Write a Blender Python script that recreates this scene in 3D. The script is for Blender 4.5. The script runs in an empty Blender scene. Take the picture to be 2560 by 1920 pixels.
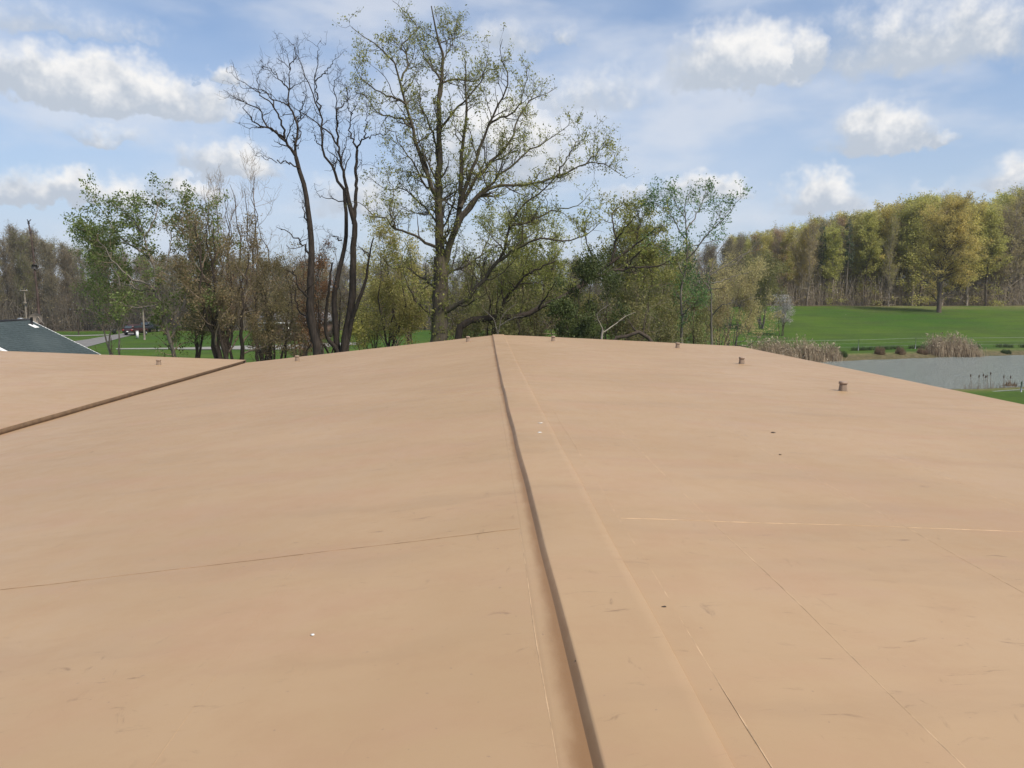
import bpy, math, random
import numpy as np
from mathutils import Vector, Matrix

# ------------------------------------------------------------------ camera / world / sun
SC = bpy.context.scene
COL = SC.collection
FPX, CXP, CYP = 1900.0, 1280.0, 960.0          # focal length and centre of the 2560x1920 photograph
H = 6.6                                        # eye height above the lawn
PITCH = math.atan((960 - 734) / FPX)
YAW = math.atan((1280 - 1205) / FPX * math.cos(PITCH))
cam_d = bpy.data.cameras.new('camera')
cam = bpy.data.objects.new('camera', cam_d)
COL.objects.link(cam)
cam_d.sensor_width = 36.0
cam_d.lens = 36.0 * FPX / 2560.0
cam_d.clip_start = 0.1
cam_d.clip_end = 6000
cam.location = (0, 0, H)
cam.rotation_euler = (math.pi / 2 - PITCH, 0, -YAW)
SC.camera = cam
RC = np.array(cam.rotation_euler.to_matrix())

SUN_EL, SUN_AZ = math.radians(50), math.radians(136)     # azimuth clockwise from +Y (the view)
SUN_STRENGTH, SUN_ANGLE = 3.7, math.radians(14)
SKY_STRENGTH = 0.10
sun_d = bpy.data.lights.new('sun', 'SUN')
sun_d.energy = SUN_STRENGTH
sun_d.angle = SUN_ANGLE
sun_d.color = (1.0, 0.93, 0.82)
sun = bpy.data.objects.new('sun', sun_d)
COL.objects.link(sun)
sdir = Vector((math.cos(SUN_EL) * math.sin(SUN_AZ), math.cos(SUN_EL) * math.cos(SUN_AZ), math.sin(SUN_EL)))
sun.rotation_euler = (-sdir).to_track_quat('-Z', 'Y').to_euler()
sun.location = (60, 20, 80)

SC.view_settings.view_transform = 'Standard'
SC.view_settings.look = 'None'
EXPOSURE = 0.35
SC.view_settings.exposure = EXPOSURE
SC.view_settings.gamma = 1.0
SC.cycles.max_bounces = 6
SC.cycles.diffuse_bounces = 4
SC.cycles.glossy_bounces = 2
SC.cycles.transmission_bounces = 3


def ray(px, py):
    v = RC @ np.array([(px - CXP) / FPX, (CYP - py) / FPX, -1.0])
    return v


def at(px, py, Y):
    """world point seen at pixel (px,py) at forward distance Y"""
    v = ray(px, py)
    return np.array([0, 0, H]) + v * (Y / v[1])


class NT:
    """tiny node-tree helper"""
    def __init__(self, tree):
        self.t = tree
        tree.nodes.clear()

    def n(self, typ, **kw):
        nd = self.t.nodes.new(typ)
        for k, v in kw.items():
            setattr(nd, k, v)
        return nd

    def put(self, sock, v):
        if v is None:
            return
        if isinstance(v, bpy.types.NodeSocket):
            self.t.links.new(v, sock)
        else:
            try:
                sock.default_value = v
            except Exception:
                sock.default_value = (*v, 1.0) if len(v) == 3 else v

    def m(self, op, a, b=None, c=None, clamp=False):
        nd = self.n('ShaderNodeMath', operation=op, use_clamp=clamp)
        for i, v in enumerate((a, b, c)):
            self.put(nd.inputs[i], v)
        return nd.outputs[0]

    def vm(self, op, a, b=None, c=None, out=0):
        nd = self.n('ShaderNodeVectorMath', operation=op)
        for i, v in enumerate((a, b, c)):
            self.put(nd.inputs[i], v)
        return nd.outputs[out]

    def noise(self, vec, scale, detail=4, rough=0.55, dist=0.0, out=0):
        nd = self.n('ShaderNodeTexNoise')
        self.put(nd.inputs['Vector'], vec)
        nd.inputs['Scale'].default_value = scale
        nd.inputs['Detail'].default_value = detail
        nd.inputs['Roughness'].default_value = rough
        nd.inputs['Distortion'].default_value = dist
        return nd.outputs[out]

    def sm(self, v, lo, hi, a=0.0, b=1.0):
        nd = self.n('ShaderNodeMapRange', interpolation_type='SMOOTHSTEP')
        self.put(nd.inputs[0], v)
        for i, x in enumerate((lo, hi, a, b)):
            self.put(nd.inputs[i + 1], x)
        return nd.outputs[0]

    def mix(self, f, a, b, blend='MIX'):
        nd = self.n('ShaderNodeMix', data_type='RGBA', blend_type=blend)
        self.put(nd.inputs['Factor'], f)
        self.put(nd.inputs[6], a if isinstance(a, bpy.types.NodeSocket) else (*a, 1))
        self.put(nd.inputs[7], b if isinstance(b, bpy.types.NodeSocket) else (*b, 1))
        return nd.outputs[2]


# clouds named by where they hang: photo pixel of base centre, half width, height above base, softness
CLOUDS = [
    (250, 256, 335, 112, 1.0), (560, 205, 55, 40, 0.6), (240, 350, 120, 48, 0.45), (190, 500, 260, 75, 0.75),
    (580, 430, 130, 85, 0.8), (470, 490, 120, 55, 0.7), (1850, 200, 190, 145, 1.0), (2010, 165, 100, 95, 0.7),
    (2330, 150, 370, 190, 0.55), (2200, 362, 135, 105, 0.85), (2330, 352, 70, 35, 0.6), (2050, 522, 105, 105, 0.9),
    (1745, 490, 150, 58, 0.8), (1240, 420, 260, 190, 0.85), (2560, 470, 110, 75, 0.7), (1580, 500, 90, 40, 0.6),
    (1260, 120, 140, 90, 0.40), (1480, 260, 260, 110, 0.38), (900, 520, 200, 120, 0.5), (2350, 500, 120, 40, 0.35),
    (60, 70, 380, 90, 0.35), (1420, 100, 60, 50, 0.35),
]


def build_world():
    w = bpy.data.worlds.new('World')
    SC.world = w
    w.use_nodes = True
    w.cycles.sampling_method = 'NONE'
    g = NT(w.node_tree)
    out = g.n('ShaderNodeOutputWorld')
    bg = g.n('ShaderNodeBackground')
    bg.inputs['Strength'].default_value = SKY_STRENGTH
    sky = g.n('ShaderNodeTexSky', sky_type='NISHITA')
    sky.sun_disc = False
    sky.sun_elevation = SUN_EL
    sky.sun_rotation = SUN_AZ
    sky.air_density = 1.0
    sky.dust_density = 1.6
    sky.ozone_density = 1.6
    tc = g.n('ShaderNodeTexCoord')
    d = tc.outputs['Generated']
    sx = g.n('ShaderNodeSeparateXYZ')
    g.put(sx.inputs[0], d)
    az = g.m('ARCTAN2', sx.outputs[0], sx.outputs[1])
    el = g.m('ARCSINE', sx.outputs[2])
    cb = g.n('ShaderNodeCombineXYZ')
    g.put(cb.inputs[0], az)
    g.put(cb.inputs[1], el)
    uv0 = cb.outputs[0]
    # billowing edges: displace the lookup by noise
    wn = g.noise(uv0, 24, 3.5, 0.62, out=1)
    wv = g.vm('MULTIPLY', g.vm('SUBTRACT', wn, (0.5, 0.5, 0.5)), (0.085, 0.06, 0))
    uv = g.vm('ADD', uv0, wv)
    acc, sh = None, None
    for (px, py, rx, ry, al) in CLOUDS:
        r = ray(px, py)
        r = r / np.linalg.norm(r)
        a0, e0 = math.atan2(r[0], r[1]), math.asin(r[2])
        sxr, syr = rx / FPX * 0.97, ry / FPX * 0.97
        p = g.vm('MULTIPLY_ADD', uv, (1 / sxr, 1 / syr, 0), (-a0 / sxr, -e0 / syr, 0))
        q = g.vm('MAXIMUM', p, g.vm('MULTIPLY', p, (-1, -4.6, 0)))
        ln = g.vm('LENGTH', q, out=1)
        den = g.m('MULTIPLY', g.m('SUBTRACT', 1.15, ln, clamp=True), al)
        s2 = g.n('ShaderNodeSeparateXYZ')
        g.put(s2.inputs[0], p)
        # lit from the right and from above
        lit = g.m('ADD', s2.outputs[1], g.m('MULTIPLY', s2.outputs[0], 0.22))
        if acc is None:
            acc, sh = den, lit
        else:
            big = g.m('GREATER_THAN', den, acc)
            mx = g.n('ShaderNodeMix', data_type='FLOAT')
            g.put(mx.inputs[0], big)
            g.put(mx.inputs[2], sh)
            g.put(mx.inputs[3], lit)
            sh = mx.outputs[0]
            acc = g.m('MAXIMUM', acc, den)
    fine = g.noise(uv0, 30, 4.5, 0.6)
    alpha = g.m('MULTIPLY', g.sm(g.m('ADD', acc, g.m('MULTIPLY', g.m('SUBTRACT', fine, 0.5), 0.42)), 0.08, 0.54), g.sm(acc, 0.0, 0.12))
    # loose cloud and veil all round the sky
    dv = g.vm('MULTIPLY', d, (1, 1, 2.6))
    veil = g.sm(g.noise(dv, 2.6, 3, 0.55), 0.36, 0.72)
    loose = g.sm(g.noise(dv, 4.6, 4.5, 0.56), 0.42, 0.72)
    lum = g.m('ADD', g.m('MULTIPLY', sh, 0.75), g.m('MULTIPLY', g.m('SUBTRACT', fine, 0.5), 1.05))
    lum = g.sm(lum, -0.02, 0.58)
    k = 1.0 / SKY_STRENGTH / 2 ** EXPOSURE
    ccol = g.mix(lum, (0.53 * k, 0.59 * k, 0.68 * k), (0.95 * k, 0.94 * k, 0.93 * k))
    base = g.mix(1.0, sky.outputs[0], (0.82, 1.0, 1.16), 'MULTIPLY')
    # whitish air low down, thinning upward
    low = g.sm(el, 0.0, 0.42, 0.62, 0.10)
    base = g.mix(low, base, (0.62 * k, 0.69 * k, 0.84 * k))
    base = g.mix(g.m('MULTIPLY', veil, 0.58), base, (0.62 * k, 0.71 * k, 0.86 * k))
    base = g.mix(g.m('MULTIPLY', loose, 0.62), base, (0.78 * k, 0.805 * k, 0.86 * k))
    colr = g.mix(alpha, base, ccol)
    g.put(bg.inputs['Color'], colr)
    bg2 = g.n('ShaderNodeBackground')
    bg2.inputs['Strength'].default_value = SKY_STRENGTH
    g.put(bg2.inputs['Color'], base)
    far_off = g.m('MAXIMUM', g.m('GREATER_THAN', el, 0.54), g.m('MAXIMUM', g.m('GREATER_THAN', g.m('ABSOLUTE', az), 0.92), g.m('LESS_THAN', el, 0.0)))
    ms = g.n('ShaderNodeMixShader')
    g.put(ms.inputs[0], far_off)
    g.t.links.new(bg.outputs[0], ms.inputs[1])
    g.t.links.new(bg2.outputs[0], ms.inputs[2])
    g.t.links.new(ms.outputs[0], out.inputs[0])


build_world()

# ------------------------------------------------------------------ materials
MATS = {}


def mat(name):
    m = bpy.data.materials.new(name)
    m.use_nodes = True
    g = NT(m.node_tree)
    out = g.n('ShaderNodeOutputMaterial')
    b = g.n('ShaderNodeBsdfPrincipled')
    g.t.links.new(b.outputs[0], out.inputs[0])
    MATS[name] = m
    return m, g, b, out


def bump(g, b, h, strength=0.3, dist=0.02):
    nd = g.n('ShaderNodeBump')
    nd.inputs['Strength'].default_value = strength
    nd.inputs['Distance'].default_value = dist
    g.put(nd.inputs['Height'], h)
    g.put(b.inputs['Normal'], nd.outputs[0])


def pos(g):
    return g.n('ShaderNodeNewGeometry').outputs['Position']


def simple(name, col, rough=0.7, var=0.15, scale=3.0, spec=0.3, metal=0.0):
    m, g, b, o = mat(name)
    n = g.noise(pos(g), scale, 5, 0.6)
    c = g.mix(g.sm(n, 0.3, 0.7), tuple(x * (1 - var) for x in col), tuple(min(1, x * (1 + var)) for x in col))
    g.put(b.inputs['Base Color'], c)
    b.inputs['Roughness'].default_value = rough
    b.inputs['Specular IOR Level'].default_value = spec
    b.inputs['Metallic'].default_value = metal
    return m


def roof_paint(name, tint=1.0, grime_shade=1.0):
    m, g, b, o = mat(name)
    p = pos(g)
    big = g.noise(p, 0.35, 4, 0.6)
    mid = g.noise(p, 2.2, 6, 0.65)
    fin = g.noise(p, 60, 3, 0.6)
    a = tuple(x * tint for x in (0.359, 0.232, 0.123))
    c = tuple(x * tint for x in (0.397, 0.262, 0.146))
    col = g.mix(g.sm(big, 0.3, 0.7), a, c)
    col = g.mix(g.m('MULTIPLY', g.sm(mid, 0.45, 0.75), 0.28), col, tuple(x * tint for x in (0.322, 0.193, 0.108)))
    # scuffs: short dragged marks, stretched both ways
    w = g.vm('ADD', p, g.vm('MULTIPLY', g.noise(p, 1.3, 3, 0.5, out=1), (0.5, 0.5, 0)))
    s1 = g.noise(g.vm('MULTIPLY', w, (1.2, 5.5, 1)), 3.2, 6, 0.68)
    s2 = g.noise(g.vm('MULTIPLY', w, (4.8, 1.1, 1)), 2.6, 5, 0.7)
    sc = g.m('MAXIMUM', g.sm(s1, 0.60, 0.74), g.m('MULTIPLY', g.sm(s2, 0.63, 0.75), 0.8))
    patch = g.sm(g.noise(p, 0.8, 3, 0.5), 0.36, 0.60)
    col = g.mix(g.m('MULTIPLY', g.m('MULTIPLY', sc, patch), 0.80 * grime_shade), col, (0.17, 0.105, 0.06))
    run = g.noise(g.vm('MULTIPLY', w, (0.22, 1.7, 1)), 1.3, 6, 0.62)
    col = g.mix(g.m('MULTIPLY', g.sm(run, 0.48, 0.72), 0.22 * grime_shade), col, (0.25, 0.155, 0.09))
    pnk = g.sm(g.noise(g.vm('MULTIPLY', p, (0.6, 1.4, 1)), 1.1, 5, 0.6), 0.46, 0.68)
    col = g.mix(g.m('MULTIPLY', pnk, 0.35), col, (0.376, 0.220, 0.131))
    spk = g.sm(g.noise(p, 26, 2, 0.5), 0.735, 0.77)
    col = g.mix(g.m('MULTIPLY', spk, 0.45 * grime_shade), col, (0.2, 0.13, 0.09))
    ga = g.n('ShaderNodeAttribute', attribute_name='grime_shade').outputs['Fac']
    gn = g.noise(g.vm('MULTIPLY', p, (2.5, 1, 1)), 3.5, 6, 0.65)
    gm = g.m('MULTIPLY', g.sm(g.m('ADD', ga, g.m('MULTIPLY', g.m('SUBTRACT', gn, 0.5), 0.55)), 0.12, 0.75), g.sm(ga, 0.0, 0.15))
    col = g.mix(g.m('MULTIPLY', gm, 0.85), col, (0.21, 0.108, 0.042))  # dirt and crease shade painted as one brown along the joint
    g.put(b.inputs['Base Color'], col)
    g.put(b.inputs['Roughness'], g.sm(mid, 0.2, 0.8, 0.44, 0.60))
    b.inputs['Specular IOR Level'].default_value = 0.42
    hgt = g.m('ADD', g.m('MULTIPLY', fin, 0.12), g.m('ADD', mid, g.m('MULTIPLY', sc, -0.35)))
    bump(g, b, hgt, 0.22, 0.006)
    return m


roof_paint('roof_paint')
simple('bead', (0.42, 0.285, 0.168), 0.6, 0.25, 9)
simple('bead_dark', (0.27, 0.168, 0.095), 0.75, 0.45, 7)
simple('curb_brown', (0.16, 0.1, 0.056), 0.75, 0.2, 4)
simple('vent_tan', (0.25, 0.18, 0.13), 0.6, 0.1, 6)
simple('vent_cap', (0.289, 0.204, 0.149), 0.55, 0.1, 6)
simple('brick_wall', (0.33, 0.25, 0.19), 0.85, 0.2, 5)


def grime_shade_mat():
    """brown of dirt and painted contact shade against the joint cover"""
    m, g, b, o = mat('grime_shade')
    p = pos(g)
    n = g.noise(g.vm('MULTIPLY', p, (3, 1, 1)), 5, 6, 0.65)
    col = g.mix(g.sm(n, 0.3, 0.68), (0.25, 0.145, 0.08), (0.37, 0.235, 0.14))
    g.put(b.inputs['Base Color'], col)
    b.inputs['Roughness'].default_value = 0.8


grime_shade_mat()


def leaf(name, c1, c2, c3, trans=0.45):
    c1, c2, c3 = [tuple(x * 1.25 for x in c) for c in (c1, c2, c3)]
    m, g, b, o = mat(name)
    geo = g.n('ShaderNodeNewGeometry')
    r = geo.outputs['Random Per Island']
    oi = g.n('ShaderNodeObjectInfo').outputs['Random']
    col = g.mix(g.sm(r, 0.0, 0.75), c1, c2)
    col = g.mix(g.sm(r, 0.8, 1.0), col, c3)
    clump = g.noise(geo.outputs['Position'], 0.45, 3, 0.5)
    hsv = g.n('ShaderNodeHueSaturation')
    g.put(hsv.inputs['Color'], col)
    g.put(hsv.inputs['Value'], g.m('ADD', g.sm(clump, 0.3, 0.7, 0.72, 1.2), g.m('MULTIPLY', oi, 0.15)))
    g.put(hsv.inputs['Hue'], g.m('ADD', 0.485, g.m('MULTIPLY', oi, 0.03)))
    col = hsv.outputs[0]
    g.put(b.inputs['Base Color'], col)
    b.inputs['Roughness'].default_value = 0.6
    b.inputs['Specular IOR Level'].default_value = 0.25
    tr = g.n('ShaderNodeBsdfTranslucent')
    g.put(tr.inputs[0], col)
    ms = g.n('ShaderNodeMixShader')
    ms.inputs[0].default_value = trans
    g.t.links.new(b.outputs[0], ms.inputs[1])
    g.t.links.new(tr.outputs[0], ms.inputs[2])
    g.t.links.new(ms.outputs[0], o.inputs[0])
    return m


leaf('leaf_bigtree', (0.16, 0.165, 0.04), (0.235, 0.23, 0.06), (0.29, 0.27, 0.085), 0.5)
leaf('leaf_green', (0.085, 0.128, 0.034), (0.14, 0.19, 0.056), (0.19, 0.23, 0.09), 0.5)
leaf('leaf_bluegreen', (0.07, 0.125, 0.04), (0.11, 0.18, 0.06), (0.15, 0.215, 0.075), 0.5)
leaf('leaf_dark', (0.042, 0.062, 0.018), (0.072, 0.098, 0.028), (0.15, 0.18, 0.08))
leaf('leaf_olive', (0.125, 0.125, 0.045), (0.175, 0.17, 0.06), (0.21, 0.195, 0.08))
leaf('leaf_brown', (0.15, 0.12, 0.06), (0.21, 0.165, 0.08), (0.24, 0.165, 0.085))
leaf('leaf_rust', (0.13, 0.06, 0.03), (0.18, 0.085, 0.04), (0.2, 0.12, 0.06))
leaf('leaf_yellow', (0.37, 0.325, 0.095), (0.45, 0.395, 0.12), (0.50, 0.44, 0.15), 0.5)
leaf('leaf_yellowgreen', (0.27, 0.262, 0.075), (0.35, 0.33, 0.10), (0.40, 0.36, 0.125), 0.5)
leaf('leaf_greyolive', (0.27, 0.235, 0.105), (0.34, 0.29, 0.13), (0.38, 0.31, 0.15), 0.5)
leaf('leaf_rosy', (0.30, 0.18, 0.11), (0.35, 0.23, 0.14), (0.37, 0.27, 0.16), 0.5)
leaf('leaf_conifer', (0.022, 0.045, 0.018), (0.035, 0.065, 0.025), (0.05, 0.08, 0.03), 0.15)
leaf('blossom', (0.30, 0.29, 0.27), (0.42, 0.38, 0.36), (0.10, 0.14, 0.05), 0.4)
leaf('ivy_leaf', (0.10, 0.115, 0.025), (0.15, 0.155, 0.035), (0.19, 0.18, 0.05))


def bark(name, c1, c2, moss=None):
    m, g, b, o = mat(name)
    p = pos(g)
    n = g.noise(g.vm('MULTIPLY', p, (1, 1, 0.25)), 9, 6, 0.7)
    n2 = g.noise(p, 1.4, 4, 0.6)
    col = g.mix(g.sm(n, 0.3, 0.7), c1, c2)
    if moss:
        col = g.mix(g.sm(n2, 0.5, 0.68), col, moss)
    g.put(b.inputs['Base Color'], col)
    b.inputs['Roughness'].default_value = 0.9
    b.inputs['Specular IOR Level'].default_value = 0.15
    bump(g, b, n, 0.6, 0.03)


bark('bark_dark', (0.035, 0.026, 0.02), (0.085, 0.065, 0.05))
bark('bark_locust', (0.020, 0.016, 0.013), (0.055, 0.042, 0.033))
bark('bark_mossy', (0.045, 0.036, 0.026), (0.11, 0.09, 0.065), (0.10, 0.095, 0.035))
bark('bark_grey', (0.10, 0.085, 0.07), (0.20, 0.175, 0.145))
bark('bark_pale', (0.20, 0.17, 0.14), (0.34, 0.29, 0.24))
bark('bark_red', (0.10, 0.045, 0.025), (0.19, 0.085, 0.05))
bark('bark_forest', (0.20, 0.165, 0.125), (0.33, 0.275, 0.215))
bark('bark_forest_dark', (0.07, 0.055, 0.042), (0.14, 0.11, 0.085))
bark('twig_greybrown', (0.28, 0.23, 0.17), (0.37, 0.305, 0.235))
bark('twig_grey', (0.15, 0.128, 0.10), (0.22, 0.188, 0.15))
leaf('leaf_greydull', (0.17, 0.145, 0.085), (0.22, 0.185, 0.11), (0.25, 0.19, 0.12))
bark('twig_brown', (0.20, 0.15, 0.10), (0.29, 0.22, 0.155))
simple('reed', (0.36, 0.28, 0.19), 0.8, 0.3, 2)
simple('reed_dark', (0.17, 0.115, 0.07), 0.85, 0.3, 2)
simple('reed_plume', (0.34, 0.28, 0.20), 0.85, 0.2, 2)
simple('cattail_head', (0.07, 0.045, 0.03), 0.9, 0.2, 3)
simple('weed', (0.045, 0.07, 0.02), 0.85, 0.4, 1.2)
simple('galv', (0.32, 0.33, 0.34), 0.45, 0.15, 6, 0.4, 0.6)
simple('fence_wire', (0.34, 0.35, 0.35), 0.5, 0.1, 3, 0.4, 0.4)
simple('asphalt', (0.17, 0.16, 0.15), 0.9, 0.15, 0.9)
simple('concrete', (0.24, 0.23, 0.20), 0.85, 0.12, 1.5)
simple('white_paint', (0.72, 0.71, 0.69), 0.55, 0.05, 3)
simple('siding', (0.46, 0.42, 0.34), 0.7, 0.08, 2)
simple('cream', (0.66, 0.61, 0.50), 0.7, 0.05, 2)
simple('brick', (0.17, 0.10, 0.07), 0.85, 0.25, 3)
simple('house_roof', (0.20, 0.19, 0.19), 0.9, 0.15, 2)
simple('deck_red', (0.14, 0.04, 0.04), 0.8, 0.15, 2)
simple('dark_metal', (0.035, 0.033, 0.032), 0.6, 0.2, 4, 0.4, 0.3)
simple('rusty_metal', (0.075, 0.05, 0.042), 0.75, 0.3, 3)
simple('pole_wood', (0.22, 0.185, 0.15), 0.85, 0.2, 3)
simple('black_plastic', (0.018, 0.018, 0.02), 0.5, 0.1, 3)
simple('rubber', (0.015, 0.015, 0.015), 0.85, 0.1, 3)
simple('car_maroon', (0.045, 0.014, 0.012), 0.3, 0.05, 3, 0.6)
simple('car_black', (0.02, 0.022, 0.026), 0.3, 0.05, 3, 0.6)
simple('car_glass', (0.04, 0.055, 0.065), 0.08, 0.05, 3, 0.8)
simple('tail_lamp', (0.35, 0.01, 0.01), 0.3, 0.05, 3, 0.6)
simple('flake_white', (0.75, 0.72, 0.66), 0.6, 0.05, 3)
simple('flake_dark', (0.05, 0.035, 0.025), 0.8, 0.1, 3)
simple('glass_dark', (0.03, 0.035, 0.04), 0.1, 0.05, 3, 0.8)


def shingle_mat():
    m, g, b, o = mat('shingle')
    p = pos(g)
    n = g.noise(g.vm('MULTIPLY', p, (1.0, 3.0, 6.0)), 3.0, 5, 0.65)
    c = g.mix(g.sm(n, 0.3, 0.7), (0.026, 0.038, 0.040), (0.052, 0.072, 0.074))
    c = g.mix(g.sm(g.noise(p, 0.5, 3, 0.5), 0.45, 0.75), c, (0.058, 0.076, 0.077))
    g.put(b.inputs['Base Color'], c)
    b.inputs['Roughness'].default_value = 0.9


shingle_mat()


def ground_mat():
    m, g, b, o = mat('grass')
    p = pos(g)
    att = g.n('ShaderNodeAttribute', attribute_name='litter').outputs['Fac']
    dry = g.n('ShaderNodeAttribute', attribute_name='dry').outputs['Fac']
    big = g.noise(p, 0.045, 4, 0.6)
    mid = g.noise(g.vm('MULTIPLY', p, (0.35, 1.0, 1.0)), 0.35, 6, 0.65)
    fin = g.noise(p, 2.6, 5, 0.7)
    col = g.mix(g.sm(big, 0.35, 0.65), (0.033, 0.086, 0.008), (0.066, 0.110, 0.012))
    col = g.mix(g.m('MULTIPLY', g.sm(mid, 0.40, 0.66), 0.75), col, (0.039, 0.063, 0.016))
    col = g.mix(g.m('MULTIPLY', g.sm(fin, 0.45, 0.75), 0.65), col, (0.093, 0.122, 0.036))
    vor = g.n('ShaderNodeTexVoronoi')
    g.put(vor.inputs['Vector'], p)
    vor.inputs['Scale'].default_value = 0.28
    dand = g.sm(vor.outputs['Distance'], 0.022, 0.03, 1, 0)
    dand = g.m('MULTIPLY', dand, g.sm(g.noise(p, 0.1, 2, 0.5), 0.52, 0.58))
    col = g.mix(g.m('MULTIPLY', dand, 0.7), col, (0.55, 0.55, 0.5))
    straw = g.mix(g.sm(fin, 0.35, 0.7), (0.12, 0.13, 0.035), (0.24, 0.20, 0.10))
    col = g.mix(g.m('MULTIPLY', dry, g.sm(mid, 0.25, 0.6)), col, straw)
    lit = g.mix(g.sm(fin, 0.3, 0.7), (0.06, 0.045, 0.03), (0.13, 0.095, 0.06))
    col = g.mix(att, col, lit)
    g.put(b.inputs['Base Color'], col)
    b.inputs['Roughness'].default_value = 0.95
    b.inputs['Specular IOR Level'].default_value = 0.1
    bump(g, b, g.m('ADD', fin, g.m('MULTIPLY', mid, 2)), 0.5, 0.15)


ground_mat()


def water_mat():
    m, g, b, o = mat('pond_water')
    p = pos(g)
    n1 = g.noise(g.vm('MULTIPLY', p, (0.7, 1.3, 1)), 0.8, 6, 0.72)
    n2 = g.noise(p, 6.0, 3, 0.6)
    b.inputs['Base Color'].default_value = (0.25, 0.275, 0.25, 1)
    b.inputs['Roughness'].default_value = 0.22
    b.inputs['IOR'].default_value = 1.33
    b.inputs['Specular IOR Level'].default_value = 0.5
    bump(g, b, g.m('ADD', n1, g.m('MULTIPLY', n2, 0.3)), 1.0, 0.9)


water_mat()

# ------------------------------------------------------------------ mesh helpers


class MB:
    """collects vertices and faces, builds ONE mesh object"""
    def __init__(self):
        self.V, self.F, self.nv = [], [], 0

    def add(self, V, F):
        V = np.asarray(V, float).reshape(-1, 3)
        for f in (F if isinstance(F, list) else [F]):
            f = np.asarray(f, dtype=np.int64)
            if f.size:
                self.F.append(f + self.nv)
        self.V.append(V)
        self.nv += len(V)
        return self

    def box(self, c, s, rz=0.0, taper=1.0):
        x, y, z = [v / 2 for v in s]
        b = np.array([[-x, -y, -z], [x, -y, -z], [x, y, -z], [-x, y, -z],
                      [-x * taper, -y * taper, z], [x * taper, -y * taper, z], [x * taper, y * taper, z], [-x * taper, y * taper, z]])
        cr, sr = math.cos(rz), math.sin(rz)
        b = b @ np.array([[cr, sr, 0], [-sr, cr, 0], [0, 0, 1]])
        return self.add(b + np.array(c), [[0, 3, 2, 1], [4, 5, 6, 7], [0, 1, 5, 4], [1, 2, 6, 5], [2, 3, 7, 6], [3, 0, 4, 7]])

    def tubes(self, P, R, k=6, cap=False):
        V, F = tube_arrays(P, R, k)
        self.add(V, F)
        if cap:
            B, n = P.shape[:2]
            for b in range(B):
                o = b * n * k
                self.F.append(np.array([list(range(o + (n - 1) * k, o + n * k))]) + self.nv - len(V))
                self.F.append(np.array([list(range(o + k - 1, o - 1, -1))]) + self.nv - len(V))
        return self

    def rod(self, a, b, r, k=6, r2=None):
        a, b = np.array(a, float), np.array(b, float)
        return self.tubes(np.array([[a, b]]), np.array([[r, r if r2 is None else r2]]), k, True)

    def mesh(self, name, m, smooth=False):
        me = bpy.data.meshes.new(name)
        V = np.concatenate(self.V) if self.V else np.zeros((0, 3))
        groups = {}
        for f in self.F:
            if f.ndim == 1:
                f = f[None]
            groups.setdefault(f.shape[1], []).append(f)
        loops, starts, tot = [], [], 0
        for kk, fs in groups.items():
            a = np.concatenate(fs)
            loops.append(a.ravel())
            starts.append(tot + np.arange(len(a)) * kk)
            tot += a.size
        me.vertices.add(len(V))
        me.vertices.foreach_set('co', V.astype(np.float32).ravel())
        if loops:
            lo = np.concatenate(loops).astype(np.int32)
            st = np.concatenate(starts).astype(np.int32)
            me.loops.add(len(lo))
            me.loops.foreach_set('vertex_index', lo)
            me.polygons.add(len(st))
            me.polygons.foreach_set('loop_start', st)
        me.materials.append(MATS[m] if isinstance(m, str) else m)
        me.update(calc_edges=True)
        me.validate()
        if smooth:
            me.polygons.foreach_set('use_smooth', [True] * len(me.polygons))
        return me

    def build(self, name, m, parent=None, smooth=False, loc=None, kind=None):
        me = self.mesh(name, m, smooth)
        if loc is not None:      # put the origin at loc, vertices given in world space
            me.transform(Matrix.Translation(-Vector(loc)))
        return link(name, me, parent, loc, kind)


def link(name, me, parent=None, loc=None, kind=None, local=False):
    o = bpy.data.objects.new(name, me)
    COL.objects.link(o)
    if parent is not None:
        o.parent = parent
        if loc is not None:
            o.location = Vector(loc) - parent.location
        elif me is not None and not local and parent.location.length > 0:
            o.matrix_parent_inverse = Matrix.Translation(-parent.location)
    elif loc is not None:
        o.location = loc
    if kind:
        o['kind'] = kind
    return o


def tag(o, label, cat, group=None):
    o['label'] = label
    o['category'] = cat
    if group:
        o['group'] = group
    return o


def thing(name, label, cat, loc=(0, 0, 0), group=None):
    o = bpy.data.objects.new(name, None)
    o.empty_display_size = 0.3
    COL.objects.link(o)
    o.location = Vector([float(v) for v in loc])
    return tag(o, label, cat, group)


def norm(v):
    return v / np.maximum(np.linalg.norm(v, axis=-1, keepdims=True), 1e-9)


def tube_arrays(P, R, k):
    P = np.asarray(P, float)
    R = np.asarray(R, float)
    B, n = P.shape[:2]
    T = np.empty_like(P)
    T[:, 1:-1] = P[:, 2:] - P[:, :-2]
    T[:, 0] = P[:, 1] - P[:, 0]
    T[:, -1] = P[:, -1] - P[:, -2]
    T = norm(T)
    avg = np.abs(norm(P[:, -1] - P[:, 0]))
    ref = np.eye(3)[np.argmin(avg, axis=1)]
    u = norm(np.cross(T, ref[:, None, :]))
    v = np.cross(T, u)
    an = np.arange(k) * 2 * math.pi / k
    V = P[:, :, None, :] + R[:, :, None, None] * (u[:, :, None, :] * np.cos(an)[None, None, :, None] + v[:, :, None, :] * np.sin(an)[None, None, :, None])
    ids = np.arange(B * n * k).reshape(B, n, k)
    a, b = ids[:, :-1, :], ids[:, 1:, :]
    F = np.stack([b, np.roll(b, -1, 2), np.roll(a, -1, 2), a], -1).reshape(-1, 4)
    return V.reshape(-1, 3), F


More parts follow.
